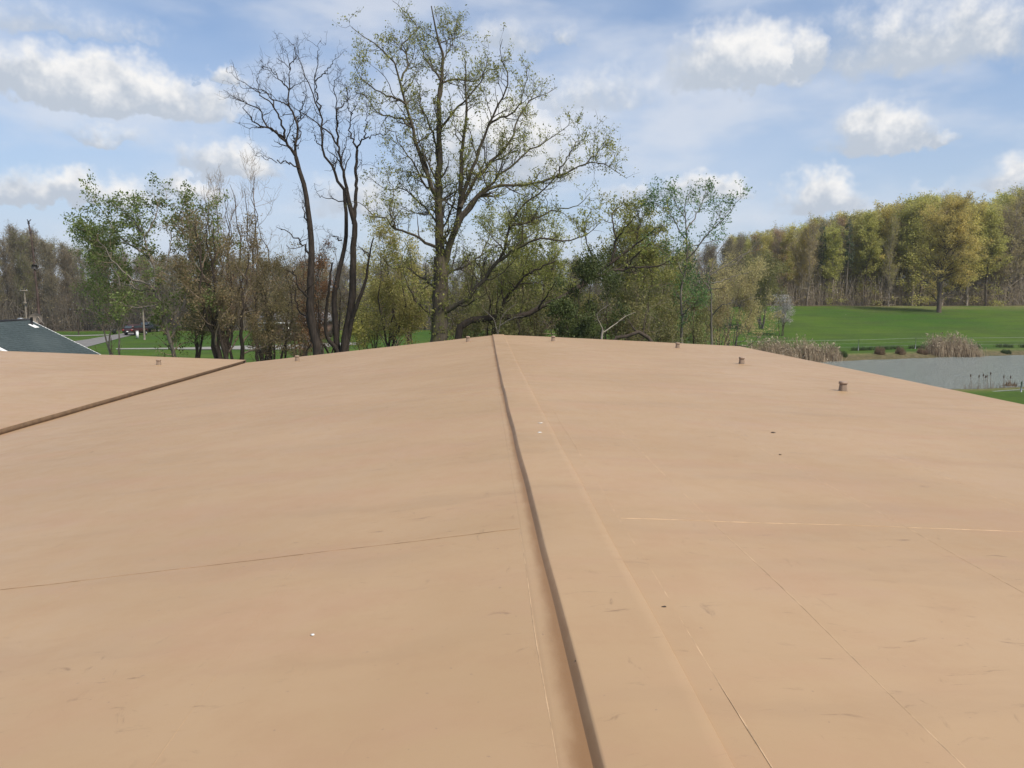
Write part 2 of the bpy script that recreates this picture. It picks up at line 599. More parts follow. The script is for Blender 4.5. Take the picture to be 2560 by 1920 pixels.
def resample(pts, n, rng=None, wob=0.0):
    pts = np.asarray(pts, float)
    # Catmull-Rom then even spacing
    if len(pts) > 2:
        q = np.concatenate([[2 * pts[0] - pts[1]], pts, [2 * pts[-1] - pts[-2]]])
        out = []
        for i in range(len(pts) - 1):
            p0, p1, p2, p3 = q[i:i + 4]
            for t in np.linspace(0, 1, 8, endpoint=False):
                out.append(0.5 * ((2 * p1) + (-p0 + p2) * t + (2 * p0 - 5 * p1 + 4 * p2 - p3) * t * t + (-p0 + 3 * p1 - 3 * p2 + p3) * t ** 3))
        out.append(pts[-1])
        pts = np.array(out)
    s = np.concatenate([[0], np.cumsum(np.linalg.norm(np.diff(pts, axis=0), axis=1))])
    t = np.linspace(0, s[-1], n)
    r = np.stack([np.interp(t, s, pts[:, i]) for i in range(3)], 1)
    if rng is not None and wob:
        w = rng.normal(0, wob, r.shape)
        w[0] = 0
        r = r + w
    return r


def grow(P, R, rng, dens, l0, l1, a0, a1, seg=5, jit=0.25, trop=0.1, rr=0.55, tmin=0.15, tmax=1.0, short=0.5, taper=0.8, rmax=1e9, flat=None, rmin=0.0):
    """side branches of a batch of branches: returns (P2, R2)"""
    B, n = P.shape[:2]
    L = np.linalg.norm(np.diff(P, axis=1), axis=2).sum(1)
    cnt = rng.poisson(dens * L)
    idx = np.repeat(np.arange(B), cnt)
    if not len(idx):
        return np.zeros((0, seg, 3)), np.zeros((0, seg))
    t = tmin + (tmax - tmin) * rng.random(len(idx))
    f = np.clip(t * (n - 1), 0, n - 1.001)
    i = f.astype(int)
    w = (f - i)[:, None]
    p = P[idx, i] * (1 - w) + P[idx, i + 1] * w
    tan = norm(P[idx, i + 1] - P[idx, i])
    rad = R[idx, i] * (1 - w[:, 0]) + R[idx, i + 1] * w[:, 0]
    pr = norm(np.cross(tan, rng.normal(size=tan.shape)))
    an = np.radians(rng.uniform(a0, a1, len(idx)))[:, None]
    d = norm(np.cos(an) * tan + np.sin(an) * pr)
    if flat is not None:
        d[:, 2] *= flat
        d = norm(d)
    ln = rng.uniform(l0, l1, len(idx)) * (1 - short * t)
    out = np.empty((len(idx), seg, 3))
    out[:, 0] = p
    for s in range(1, seg):
        d = norm(d + rng.normal(0, jit, d.shape) + np.array([0, 0, trop]))
        out[:, s] = out[:, s - 1] + d * (ln / (seg - 1))[:, None]
    r0 = np.clip(rad * rr, rmin, rmax)
    R2 = r0[:, None] * (1 - taper * np.linspace(0, 1, seg))[None]
    return out, R2


def leaves_on(P, rng, per, size, spread=0.05, t0=0.25, droop=0.0, aspect=0.5):
    """leaf faces along a batch of twigs"""
    B, n = P.shape[:2]
    if B == 0:
        return np.zeros((0, 3)), np.zeros((0, 4), int)
    cnt = rng.poisson(per, B)
    idx = np.repeat(np.arange(B), cnt)
    t = t0 + (1 - t0) * rng.random(len(idx))
    f = np.clip(t * (n - 1), 0, n - 1.001)
    i = f.astype(int)
    w = (f - i)[:, None]
    c = P[idx, i] * (1 - w) + P[idx, i + 1] * w + rng.normal(0, spread, (len(idx), 3))
    return leaf_quads(c, rng, size, droop, aspect)


def leaf_quads(c, rng, size, droop=0.0, aspect=0.5):
    N = len(c)
    a = norm(rng.normal(size=(N, 3)) + np.array([0, 0, -droop]))
    b = norm(np.cross(a, rng.normal(size=(N, 3))))
    nn = np.cross(a, b)
    L = (size * rng.uniform(0.6, 1.3, N))[:, None]
    W = L * aspect
    V = np.stack([c - a * L / 2, c + b * W / 2 + nn * W * 0.15, c + a * L / 2, c - b * W / 2 + nn * W * 0.15], 1)
    return V.reshape(-1, 3), np.arange(4 * N).reshape(-1, 4)


def limb_set(specs, d, rng, n=14, wob=0.03):
    """specs: (pixel polyline, r0, r1, depth change) -> batch of limbs at true depth"""
    Ps, Rs = [], []
    for px, r0, r1, dd in specs:
        if isinstance(dd, (int, float)):
            dd = (0, dd)
        m = len(px)
        pts = [at(x, y, d + dd[0] + (dd[1] - dd[0]) * i / (m - 1)) for i, (x, y) in enumerate(px)]
        Ps.append(resample(pts, n, rng, wob))
        Rs.append(r0 + (r1 - r0) * np.linspace(0, 1, n) ** 0.85)
    return np.array(Ps), np.array(Rs)


TRIS = [0]


def finish_tree(name, label, base, wood, leafsets, barkm, group=None, cat='tree', extra=None, twigm=None):
    """wood: list of (P,R,sides); first list = trunk, others = branches. leafsets: [(V,F,mat,name)]"""
    root = thing(name, label, cat, base, group)
    tr = MB()
    for (P, R, k) in wood[0]:
        if len(P):
            tr.tubes(P, R, k)
    tr.build('trunk', barkm, root, True)
    if len(wood) > 1:
        br = MB()
        for (P, R, k) in wood[1]:
            if len(P):
                br.tubes(P, R, k)
        if br.nv:
            br.build('branches', twigm or barkm, root, False)
    for (V, F, m, nm) in leafsets:
        if len(V):
            MB().add(V, F).build(nm, m, root)
    return root

# ------------------------------------------------------------------ the ground, pond, road


def sstep(x, a, b):
    t = np.clip((np.asarray(x, float) - a) / (b - a), 0, 1)
    return t * t * (3 - 2 * t)


POND = np.array([(22, 62), (24, 72), (32, 77.5), (46, 81), (60, 85), (80, 88), (105, 90), (120, 80), (112, 62), (85, 54), (62, 53.5), (46, 54.5), (37, 53), (28, 52)], float)


def pond_sd(x, y):
    """signed distance to the pond outline, negative inside"""
    x, y = np.asarray(x, float), np.asarray(y, float)
    best = np.full(x.shape, 1e9)
    inside = np.zeros(x.shape, bool)
    n = len(POND)
    for i in range(n):
        a, b = POND[i], POND[(i + 1) % n]
        e = b - a
        t = np.clip(((x - a[0]) * e[0] + (y - a[1]) * e[1]) / (e @ e), 0, 1)
        best = np.minimum(best, np.hypot(x - a[0] - t * e[0], y - a[1] - t * e[1]))
        c = ((a[1] > y) != (b[1] > y)) & (x < (b[0] - a[0]) * (y - a[1]) / (b[1] - a[1] + 1e-12) + a[0])
        inside ^= c
    return np.where(inside, -best, best)


def gz(x, y):
    x, y = np.asarray(x, float), np.asarray(y, float)
    z = 4.3 * sstep(y, 88, 146) * sstep(x, 8, 50)
    z = z + 0.10 * np.sin(x * 0.11 + 1.3) * np.sin(y * 0.09) + 0.04 * np.sin(x * 0.5 + y * 0.3)
    z = z * sstep(np.hypot(x + 3, y - 12), 26, 60)
    sd = pond_sd(x, y) + 0.5 * np.sin(x * 0.7) * np.sin(y * 0.9 + x * 0.3)
    z = z * sstep(sd, 0, 6) + (-0.9) * (1 - sstep(sd, -2.2, 1.6))
    return z


def build_ground():
    xs = np.unique(np.round(np.concatenate([np.linspace(-2500, -160, 14), np.arange(-160, 10, 2.5), np.arange(10, 122, 0.9), np.arange(122, 260, 3), np.linspace(260, 2500, 14)]), 2))
    ys = np.unique(np.round(np.concatenate([np.linspace(-1500, -30, 8), np.arange(-30, 48, 4), np.arange(48, 96, 0.9), np.arange(96, 260, 2.5), np.linspace(260, 4500, 16)]), 2))
    X, Y = np.meshgrid(xs, ys, indexing='ij')
    Z = gz(X, Y)
    V = np.stack([X, Y, Z], -1).reshape(-1, 3)
    ids = np.arange(X.size).reshape(X.shape)
    F = np.stack([ids[:-1, :-1], ids[1:, :-1], ids[1:, 1:], ids[:-1, 1:]], -1).reshape(-1, 4)
    o = MB().add(V, F).build('lawn', 'grass', None, True)
    o['kind'] = 'structure'
    lit = np.zeros(X.shape)
    lit = np.maximum(lit, sstep(Y - forest_front(X), -0.5, 3))
    sd = pond_sd(X, Y)
    lit = np.maximum(lit, 0.75 * (1 - sstep(sd, 0.6, 2.2)))
    dry = sstep(Y - forest_front(X), -14, -2) * 0.8 * sstep(X, 60, 75)
    dry = np.maximum(dry, 0.8 * (1 - sstep(sd, 1.5, 4.0)))
    for nm, a in (('litter', lit), ('dry', dry)):
        at_ = o.data.attributes.new(nm, 'FLOAT', 'POINT')
        at_.data.foreach_set('value', a.ravel().astype(np.float32))
    # pond
    n = 48
    pp = resample(np.concatenate([np.c_[POND, np.zeros(len(POND))], [[*POND[0], 0]]]), 80)[:-1]
    cen = pp.mean(0)
    pp = cen + (pp - cen) * 1.05
    pp[:, 2] = -0.45
    Vw = np.concatenate([pp, [[cen[0], cen[1], -0.45]]])
    k = len(pp)
    Fw = [[i, (i + 1) % k, k] for i in range(k)]
    w = MB().add(Vw, np.array(Fw)).build('pond', 'pond_water')
    w['kind'] = 'structure'


def forest_front(x):
    """distance of the wood's edge"""
    x = np.asarray(x, float)
    return np.where(x > 20, 141 + 0.02 * (x - 50), 136 + 10 * sstep(x, -60, 10))


build_ground()


def sheet(name, pts, m, lift):
    V = [(x, y, float(gz(x, y)) + lift) for x, y in pts]
    n = len(V) // 2
    F = [[i, i + 1, len(V) - 2 - i, len(V) - 1 - i] for i in range(n - 1)]
    o = MB().add(V, np.array(F)).build(name, m)
    o['kind'] = 'structure'


def gp(px, py):
    """ground point under a pixel (flat lawn)"""
    v = ray(px, py)
    t = -H / v[2]
    return (v[0] * t, v[1] * t)


# street running away on the left, lane crossing in front of the brick house
a0, b0, a1, b1 = gp(150, 858), gp(262, 856), gp(322, 831), gp(352, 831)
L = [tuple(np.array(a0) + (np.array(a1) - np.array(a0)) * t) for t in np.linspace(-0.6, 1.5, 12)]
R_ = [tuple(np.array(b0) + (np.array(b1) - np.array(b0)) * t) for t in np.linspace(-0.6, 1.5, 12)]
sheet('street', L + R_[::-1], 'asphalt', 0.05)
near = [gp(290, 874.5), gp(400, 874), gp(480, 872.5), gp(600, 873), gp(700, 873), gp(800, 868), gp(910, 860)]
far = [gp(290, 872), gp(400, 871), gp(480, 868), gp(600, 865), gp(700, 862), gp(800, 859), gp(910, 856)]
sheet('lane', near + far[::-1], 'concrete', 0.055)
near = [gp(120, 840.5), gp(200, 839.5), gp(272, 838)]
far = [gp(120, 838.5), gp(200, 837.5), gp(272, 836.3)]
sheet('sidewalk', near + far[::-1], 'concrete', 0.06)

# ------------------------------------------------------------------ the building we stand on
YE, YB = 30.0, -7.0                     # far roof edge, near end behind the camera
XV, XE, XL = -9.2, 10.3, -27.0          # valley, right eave, left end
ZR = H - 1.6                            # top of the joint cover


def bow(y):
    t = np.clip((np.asarray(y, float) - 1.5) / 26, 0, 1)
    return -0.045 * np.sin(np.pi * t) + 0.0022 * np.sin(y * 1.7) * np.sin(y * 0.61 + 1) + 0.0012 * np.sin(y * 4.3 + 1) * np.sin(y * 0.9)


def z_left(x):
    return ZR - 0.032 - 0.109 * (0.42 - np.asarray(x, float))


def z_right(x):
    return ZR - 0.021 - 0.042 * np.maximum(np.asarray(x, float) - 0.86, 0) ** 1.08


def z_far_left(x):
    return z_left(XV) + 0.105 + 0.041 * (XV - np.asarray(x, float))


def undul(x, y):
    return 0.0022 * np.sin(x * 2.3 + y * 0.7) * np.sin(y * 1.1 - x * 0.4) + 0.0012 * np.sin(x * 5.1 + 2) * np.sin(y * 2.7)


BLD = thing('flat_roofed_building', 'low building with wide tan painted membrane roof filling the foreground', 'building', (0, 12, 0))


def roof_sheet(x0, x1, y0, y1, zf, dx=0, dyy=0, bowed=0.0):
    """one membrane sheet: lifted at its downhill and near edge where it laps over the next"""
    nx, ny = max(2, int(abs(x1 - x0) / 0.12) + 2), max(2, int((y1 - y0) / 0.5) + 1)
    U, W = np.meshgrid(np.linspace(0, 1, nx), np.linspace(0, 1, ny), indexing='ij')
    Y = y0 + (y1 - y0) * W
    X = x0 + (x1 - x0) * U + bowed * (1 - U) * bow(Y) + 0.012 * U * np.sin(Y * 0.9 + x1 * 3) * (abs(x1) < 9)
    Z = zf(X) + undul(X, Y) + 0.0016 * U + 0.0010 * (1 - W)
    top = np.stack([X, Y, Z], -1)
    ids = np.arange(nx * ny).reshape(nx, ny)
    F = np.stack([ids[:-1, :-1], ids[1:, :-1], ids[1:, 1:], ids[:-1, 1:]], -1).reshape(-1, 4)
    if x1 < x0:
        F = F[:, ::-1]
    mb = MB().add(top, F)
    ring = np.concatenate([ids[:, 0], ids[-1, 1:], ids[-2::-1, -1], ids[0, -2:0:-1]])
    tv = top.reshape(-1, 3)[ring]
    bv = tv - np.array([0, 0, 0.007])
    k = len(ring)
    mb.add(np.concatenate([tv, bv]), np.array([[i, i + k, (i + 1) % k + k, (i + 1) % k] for i in range(k)]))
    return mb


def bead(pts, r, m='bead'):
    """flat smear of sealant over a lap edge"""
    P = np.array(pts)
    n = len(P)
    t = norm(np.gradient(P, axis=0))
    side = np.c_[t[:, 1], -t[:, 0], np.zeros(n)]
    k = np.arange(n)
    w = r * (1 + 0.45 * np.sin(k * 1.7 + P[0, 0]) * np.sin(k * 0.63))
    V = np.stack([P - side * w[:, None], P + np.array([0, 0, 0.0003]), P + side * w[:, None]], 1)
    V[:, 0, 2] -= 0.0014
    V[:, 2, 2] -= 0.0030
    ids = np.arange(3 * n).reshape(n, 3)
    F = np.stack([ids[:-1, :-1], ids[:-1, 1:], ids[1:, 1:], ids[1:, :-1]], -1).reshape(-1, 4)
    return MB().add(V, F).build('sealant_bead', m, BLD, True)


rights = [0.99, 1.68, 3.12, 4.52, 5.95, 7.4, 8.85, XE]
lefts = [0.255, -1.27, -2.80, -4.34, -5.9, -7.5, XV]
cross_r = [YB, 5.35, 17.5, YE]
cross_l = [YB, 5.2, 13.2, 22.0, YE]
for i in range(len(rights) - 1):
    for j in range(3):
        x0, x1 = rights[i] - (0.07 if i else 0.30), rights[i + 1]
        roof_sheet(x0, x1, cross_r[j] + (0.0), cross_r[j + 1] + (0.07 if j < 2 else 0), z_right).build('membrane_sheet', 'roof_paint', BLD, True)
for i in range(len(lefts) - 1):
    for j in range(4):
        x0, x1 = lefts[i] + (0.07 if i else 0.35), lefts[i + 1]
        roof_sheet(x0, x1, cross_l[j], cross_l[j + 1] + (0.07 if j < 3 else 0), z_left).build('membrane_sheet', 'roof_paint', BLD, True)
xs = np.linspace(XV - 0.02, XL, 9)
for i in range(8):
    for j in range(2):
        yy = [YB, 14.0, YE]
        roof_sheet(xs[i] + (0.07 if i else 0), xs[i + 1], yy[j], yy[j + 1] + (0.07 if j < 1 else 0), z_far_left).build('membrane_sheet', 'roof_paint', BLD, True)
# sealed seams
for i, x in enumerate(rights[:-1]):
    y = np.arange(0.6, [30, 9.5, 11, 9, 8, 8, 8][i], 0.12)
    xx = x + 0.012 * np.sin(y * 0.9 + x * 3) * (x > 1.2) + (0.004 * np.sin(y * 3.1 + x))
    bead(np.c_[xx, y, z_right(xx) + undul(xx, y) + (0.0038 if i else 0.0042)], 0.0036 if i else 0.0030)
for i, x in enumerate(lefts[:-1]):
    if i == 0:
        y = np.arange(0.6, 5.2, 0.1)
        bead(np.c_[x + 0.004 * np.sin(y * 3.1), y, z_left(x + 0 * y) + undul(x, y) + 0.0022], 0.0026)
    else:
        y = np.arange(1.0, 24, 0.15)
        xx = x + 0.012 * np.sin(y * 0.9 + x * 3)
        bead(np.c_[xx, y, z_left(xx) + undul(xx, y) + 0.0023], 0.0036, 'bead_dark' if i > 3 else 'roof_paint')
rng0 = np.random.default_rng(5)
for (xa, xb, y, zf, m, r) in [(0.25, -4.2, 5.2, z_left, 'bead_dark', 0.0030), (1.0, 9.5, 5.35, z_right, 'bead', 0.0026)]:
    # sealant smeared along the cross seam, thin here and thick there
    xx = np.linspace(xa, xb, 90)
    bead(np.c_[xx, y + 0.003 * np.sin(xx * 5) + 0.0015 * np.sin(xx * 17), zf(xx) + undul(xx, y) + 0.0034], r, m)

# joint cover: raised flat strip with a low left face, dirt and painted shade against it
y = np.arange(YB, YE + 0.16, 0.15)
bw = bow(y)
prof = [(0.372, -0.048), (0.414, -0.005), (0.419, -0.001), (0.428, 0.0), (0.66, 0.003), (0.80, 0.0), (0.855, 0.0), (0.861, -0.004), (0.866, -0.04)]
V = np.array([[(px_ + b_ + 0.0015 * math.sin(yy * 2.2), yy, ZR + pz_ + 0.0015 * math.sin(yy * 1.9 + k_)) for k_, (px_, pz_) in enumerate(prof)] for yy, b_ in zip(y, bw)])
ids = np.arange(V.shape[0] * V.shape[1]).reshape(V.shape[:2])
F = np.stack([ids[:-1, :-1], ids[:-1, 1:], ids[1:, 1:], ids[1:, :-1]], -1).reshape(-1, 4)
mb = MB().add(V, F)
mb.F.append(np.array([ids[-1, ::-1]]))
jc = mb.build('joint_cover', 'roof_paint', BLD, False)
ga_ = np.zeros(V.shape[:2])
ga_[:, 0], ga_[:, 1], ga_[:, 2] = 0.95, 0.45, 0.12  # left face: dirt with painted shade, strongest at its foot
at_ = jc.data.attributes.new('grime_shade', 'FLOAT', 'POINT')
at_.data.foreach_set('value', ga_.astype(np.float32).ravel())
jc['label'] = 'raised flat strip running down the middle of the tan roof'
# wide membrane flange right of the cover, just proud of the sheets
mb = roof_sheet(0.86, 0.99, YB, YE - 0.02, lambda x: z_right(x) + 0.0012, bowed=1.0)
mb.build('flange', 'roof_paint', BLD, True)
# narrow sheet at the left foot of the cover, browned by dirt and painted contact shade at the upstand
yf = np.arange(YB, YE + 0.01, 0.12)
uu = np.linspace(0, 1, 14)
Vd = np.array([[(0.255 + (0.404 + float(bow(yy)) - 0.255) * u_, yy, 0) for u_ in uu] for yy in yf])
Vd[:, :, 2] = z_left(Vd[:, :, 0]) + undul(Vd[:, :, 0], Vd[:, :, 1]) + 0.0019
Vd[:, 0, 2] -= 0.0022
ids = np.arange(Vd.shape[0] * 14).reshape(-1, 14)
F = np.stack([ids[:-1, :-1], ids[:-1, 1:], ids[1:, 1:], ids[1:, :-1]], -1).reshape(-1, 4)
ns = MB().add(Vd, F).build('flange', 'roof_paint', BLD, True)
ns['label'] = 'narrow membrane strip browned by dirt and painted shade along the raised joint'
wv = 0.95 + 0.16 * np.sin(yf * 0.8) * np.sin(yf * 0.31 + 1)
gv = np.clip(1 - (1 - uu)[None, :] / wv[:, None], 0, 1) ** 1.2  # dirt and painted shade together, deepening towards the cover foot
at_ = ns.data.attributes.new('grime_shade', 'FLOAT', 'POINT')
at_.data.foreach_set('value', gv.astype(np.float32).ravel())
# valley curb
zv = float(z_left(XV))
cb_ = MB().box((XV - 0.012, (YE + YB) / 2 - 0.2, zv + 0.042), (0.03, YE - YB - 0.5, 0.118)).build('valley_curb', 'curb_brown', BLD)
cb_['label'] = 'dark brown upstand along the roof valley'
# walls, soffit edge
wl = MB()
wl.box(((XE + XV) / 2, (YE + YB) / 2, 1.4), (XE - XV - 1.0, YE - YB - 0.8, 2.8))
wl.box(((XL + XV) / 2 - 0.3, (YE + YB) / 2, 1.4), (XV - XL - 1.2, YE - YB - 0.8, 2.8))
wl.build('wall', 'brick_wall', BLD)
fa = MB()
for (xa, xb, zf) in [(0.8, XE, z_right), (XV, 0.42, z_left), (XL, XV - 0.03, z_far_left)]:
    xx = np.linspace(xa, xb, 10)
    for yy, dy in ((YE, 0.03), (YB, -0.03)):
        t0 = np.c_[xx, xx * 0 + yy, zf(xx) - 0.006]
        b0_ = t0 - np.array([0, 0, 0.35])
        k = len(xx)
        fa.add(np.concatenate([t0, b0_]), np.array([[i, i + 1, i + 1 + k, i + k] for i in range(k - 1)]))
fa.box((XE - 0.02, (YE + YB) / 2, float(z_right(XE)) - 0.17), (0.02, YE - YB, 0.33))
fa.build('fascia', 'vent_tan', BLD)


def roof_hit(px, py):
    v = ray(px, py)
    for t in np.linspace(1, 60, 6000):
        p = np.array([0, 0, H]) + v * t
        z = z_right(p[0]) if p[0] > 0.6 else (z_left(p[0]) if p[0] > XV else z_far_left(p[0]))
        if p[2] <= z:
            return p
    return p


def roof_vent(px, py):
    p = roof_hit(px, py)
    root = link('roof_vent', None, BLD)
    root.empty_display_size = 0.1
    root.location = Vector(p) - BLD.location
    fl = MB()
    # low clamped base patch
    n = 18
    an = np.linspace(0, 2 * math.pi, n, endpoint=False)
    rad = 0.30 + 0.03 * np.sin(an * 3 + px)
    slope = 0.045 if p[0] > 0.6 else (-0.109 if p[0] > XV else 0.041)
    def zz(x): return -slope * x
    ring = np.c_[rad * np.cos(an), rad * np.sin(an), zz(rad * np.cos(an)) + 0.004]
    mid = np.c_[rad * 0.8 * np.cos(an), rad * 0.8 * np.sin(an), zz(rad * 0.8 * np.cos(an)) + 0.012]
    inn = np.c_[0.09 * np.cos(an), 0.09 * np.sin(an), zz(0.09 * np.cos(an)) + 0.016]
    V = np.concatenate([ring, mid, inn])
    F = [[i, (i + 1) % n, (i + 1) % n + n, i + n] for i in range(n)] + [[i + n, (i + 1) % n + n, (i + 1) % n + 2 * n, i + 2 * n] for i in range(n)]
    fl.add(V, np.array(F))
    link('base_patch', fl.mesh('base_patch', 'roof_paint', True), root, local=True)
    # tapering square stack with rounded corners
    b = MB()
    k = 16
    prof = []
    for (s, z) in [(0.072, -0.02), (0.069, 0.03), (0.058, 0.150)]:
        a = np.linspace(0, 2 * math.pi, k, endpoint=False) + math.pi / 16
        q = (np.abs(np.cos(a)) ** 6 + np.abs(np.sin(a)) ** 6) ** (-1 / 6)
        prof.append(np.c_[s * q * np.cos(a), s * q * np.sin(a), np.full(k, z + (zz(s * q * np.cos(a)) if z < 0 else 0))])
    V = np.concatenate(prof)
    F = [[r * k + i, r * k + (i + 1) % k, (r + 1) * k + (i + 1) % k, (r + 1) * k + i] for r in range(2) for i in range(k)]
    b.add(V, np.array(F))
    link('stack', b.mesh('stack', 'vent_tan', True), root, local=True)
    c = MB()
    prof = []
    for (s, z) in [(0.060, 0.153), (0.072, 0.155), (0.070, 0.190), (0.060, 0.203), (0.03, 0.207)]:
        a = np.linspace(0, 2 * math.pi, k, endpoint=False) + math.pi / 16
        q = (np.abs(np.cos(a)) ** 6 + np.abs(np.sin(a)) ** 6) ** (-1 / 6)
        prof.append(np.c_[s * q * np.cos(a), s * q * np.sin(a), np.full(k, z)])
    V = np.concatenate(prof)
    F = [[r * k + i, r * k + (i + 1) % k, (r + 1) * k + (i + 1) % k, (r + 1) * k + i] for r in range(4) for i in range(k)]
    c.add(V, [np.array(F), np.array([[4 * k + i for i in range(k)]])])
    link('cap', c.mesh('cap', 'vent_cap'), root, local=True)


for (px, py) in [(397, 913), (743, 903), (1170, 855), (1383, 854), (1694, 871), (1854, 911), (2107, 979)]:
    roof_vent(px, py)


def flake(px, py, size, m, label, seed, cat='debris'):
    p = roof_hit(px, py)
    if px > 1300 and px < 1460 and py > 1000:
        p = p + np.array([0, 0, 0.02])
    r = np.random.default_rng(seed)
    n = 7
    an = np.linspace(0, 2 * math.pi, n, endpoint=False)
    rad = size * r.uniform(0.45, 1.1, n)
    t = np.c_[rad * 1.5 * np.cos(an), rad * np.sin(an), 0.008 + r.uniform(0, size * 0.35, n)] + p
    b_ = t - np.array([0, 0, 0.004])
    V = np.concatenate([t, b_])
    F4 = np.array([[i, i + n, (i + 1) % n + n, (i + 1) % n] for i in range(n)])
    o = MB().add(V, [F4, np.array([list(range(n))])]).build('paint_flake' if 'white' in m else 'leaf_scrap', m, None, False, loc=p)
    tag(o, label, cat)


flake(1351, 1063, 0.022, 'flake_white', 'white paint flake on the raised strip, farther of the two', 1)
flake(1350, 1087, 0.026, 'flake_white', 'white paint flake on the raised strip, nearer of the two', 2)
flake(782, 1590, 0.011, 'flake_white', 'single white flake lying on the left half of the roof', 3)
flake(1932, 1083, 0.024, 'flake_dark', 'dark scrap on the right roof slope below the vents', 4)
flake(1950, 1138, 0.013, 'flake_dark', 'tiny dark speck near a seam on the right roof slope', 5)
flake(1660, 1520, 0.010, 'flake_dark', 'small dark scrap in the groove right of the raised strip', 6)
flake(1441, 1667, 0.008, 'flake_dark', 'dark speck at the foot of the raised strip', 7)

# ------------------------------------------------------------------ green-roofed house, far left


def house_left():
    """gable roof, ridge running away from us, slope falling to the right"""
    ya, yb = 34.3, 40.0
    xr, zr, pit = -23.2, H - 1.33, 0.52
    root = thing('shingled_house', 'house with dark blue-green shingle roof behind the tan roof', 'house', (xr, 37, 0))
    Y0 = yb
    run = 5.6
    mb = MB()
    nc = 36
    for sgn in (1, -1):
        for i in range(nc):
            s0, s1 = run * i / nc, run * (i + 1) / nc
            V = [(xr + sgn * s0, ya, zr - pit * s0), (xr + sgn * s0, yb, zr - pit * s0), (xr + sgn * s1, yb, zr - pit * s1 + 0.016), (xr + sgn * s1, ya, zr - pit * s1 + 0.016),
                 (xr + sgn * s1, yb, zr - pit * s1 - 0.004), (xr + sgn * s1, ya, zr - pit * s1 - 0.004)]
            F = np.array([[0, 3, 2, 1], [3, 5, 4, 2]])
            mb.add(V, F if sgn > 0 else F[:, ::-1])
    rf = mb.build('roof', 'shingle', root)
    MB().rod((xr, ya - 0.05, zr + 0.0), (xr, yb + 0.05, zr + 0.0), 0.07, 8).build('ridge_cap', 'black_plastic', rf)
    ze = zr - pit * run
    wl_ = MB()
    V = []
    for yy in (ya + 0.35, yb - 0.35):
        V += [(xr - run + 0.4, yy, 0), (xr + run - 0.4, yy, 0), (xr + run - 0.4, yy, ze + 0.1), (xr, yy, zr - 0.12), (xr - run + 0.4, yy, ze + 0.1)]
    wl_.add(V, [np.array([[0, 1, 2, 3, 4], [9, 8, 7, 6, 5]]), np.array([[1, 6, 7, 2], [0, 4, 9, 5]])])
    wl_.build('wall', 'siding', root)
    for yy in (ya - 0.03, yb + 0.03):
        for sgn in (1, -1):
            V = []
            for y2 in (yy - 0.025, yy + 0.025):
                V += [(xr, y2, zr + 0.01), (xr + sgn * run, y2, ze + 0.01), (xr + sgn * run, y2, ze - 0.2), (xr, y2, zr - 0.2)]
            F = np.array([[0, 3, 2, 1], [4, 5, 6, 7], [0, 1, 5, 4], [3, 7, 6, 2]])
            MB().add(V, F).build('rake_board', 'white_paint', root)
    # plumbing stack with pale flashing
    v = ray(80, 813)
    for t in np.linspace(20, 60, 4000):
        p = np.array([0, 0, H]) + v * t
        if p[2] <= zr - pit * (p[0] - xr) and p[0] > xr - 0.1:
            break
    MB().rod((p[0], p[1], p[2] - 0.05), (p[0], p[1], p[2] + 0.40), 0.06, 10).build('vent_pipe', 'black_plastic', root)
    fl = MB()
    V = [(p[0] - 0.06, p[1] - 0.2), (p[0] + 0.26, p[1] - 0.2), (p[0] + 0.26, p[1] + 0.16), (p[0] - 0.06, p[1] + 0.16)]
    V = [(a_, b_, zr - pit * (a_ - xr) + 0.03) for a_, b_ in V]
    fl.add(V + [(a_, b_, c_ - 0.02) for a_, b_, c_ in V], np.array([[0, 1, 2, 3], [0, 4, 5, 1], [1, 5, 6, 2]]))
    fl.build('flashing', 'white_paint', root)
    # low dome ventilator behind the ridge
    q = at(52, 800, Y0 + 0.5)
    dm = MB()
    for j in range(4):
        a0_, a1_ = j / 4 * math.pi / 2, (j + 1) / 4 * math.pi / 2
        dm.rod((q[0], q[1], q[2] - 0.1 + 0.22 * math.sin(a0_)), (q[0], q[1], q[2] - 0.1 + 0.22 * math.sin(a1_)), 0.24 * math.cos(a0_), 12, 0.24 * max(0.05, math.cos(a1_)))
    dm.build('roof_ventilator', 'galv', root, True)
    # dish behind the ridge end
    s = at(92, 796, Y0 + 0.8)
    sd = thing('satellite_dish', 'small brownish satellite dish just behind the green roof ridge', 'dish', (s[0], s[1], s[2] - 0.5))
    ds = MB()
    k = 16
    rings = []
    for rr2, dz in ((0.0, 0.0), (0.18, 0.02), (0.34, 0.09)):
        a = np.linspace(0, 2 * math.pi, k, endpoint=False)
        rings.append(np.c_[rr2 * np.cos(a), np.full(k, -dz) , rr2 * 0.85 * np.sin(a)] + s)
    V = np.concatenate(rings)
    F = [[r * k + i, r * k + (i + 1) % k, (r + 1) * k + (i + 1) % k, (r + 1) * k + i] for r in range(2) for i in range(k)]
    ds.add(V, np.array(F))
    ds.build('reflector', 'pole_wood', sd, True)
    MB().rod(s + np.array([0, 0, -0.5]), s, 0.03).build('mast', 'galv', sd)
    MB().rod(s + np.array([0.05, 0, 0.1]), s + np.array([0.62, -0.5, -0.28]), 0.02).build('feed_arm', 'pole_wood', sd)


house_left()


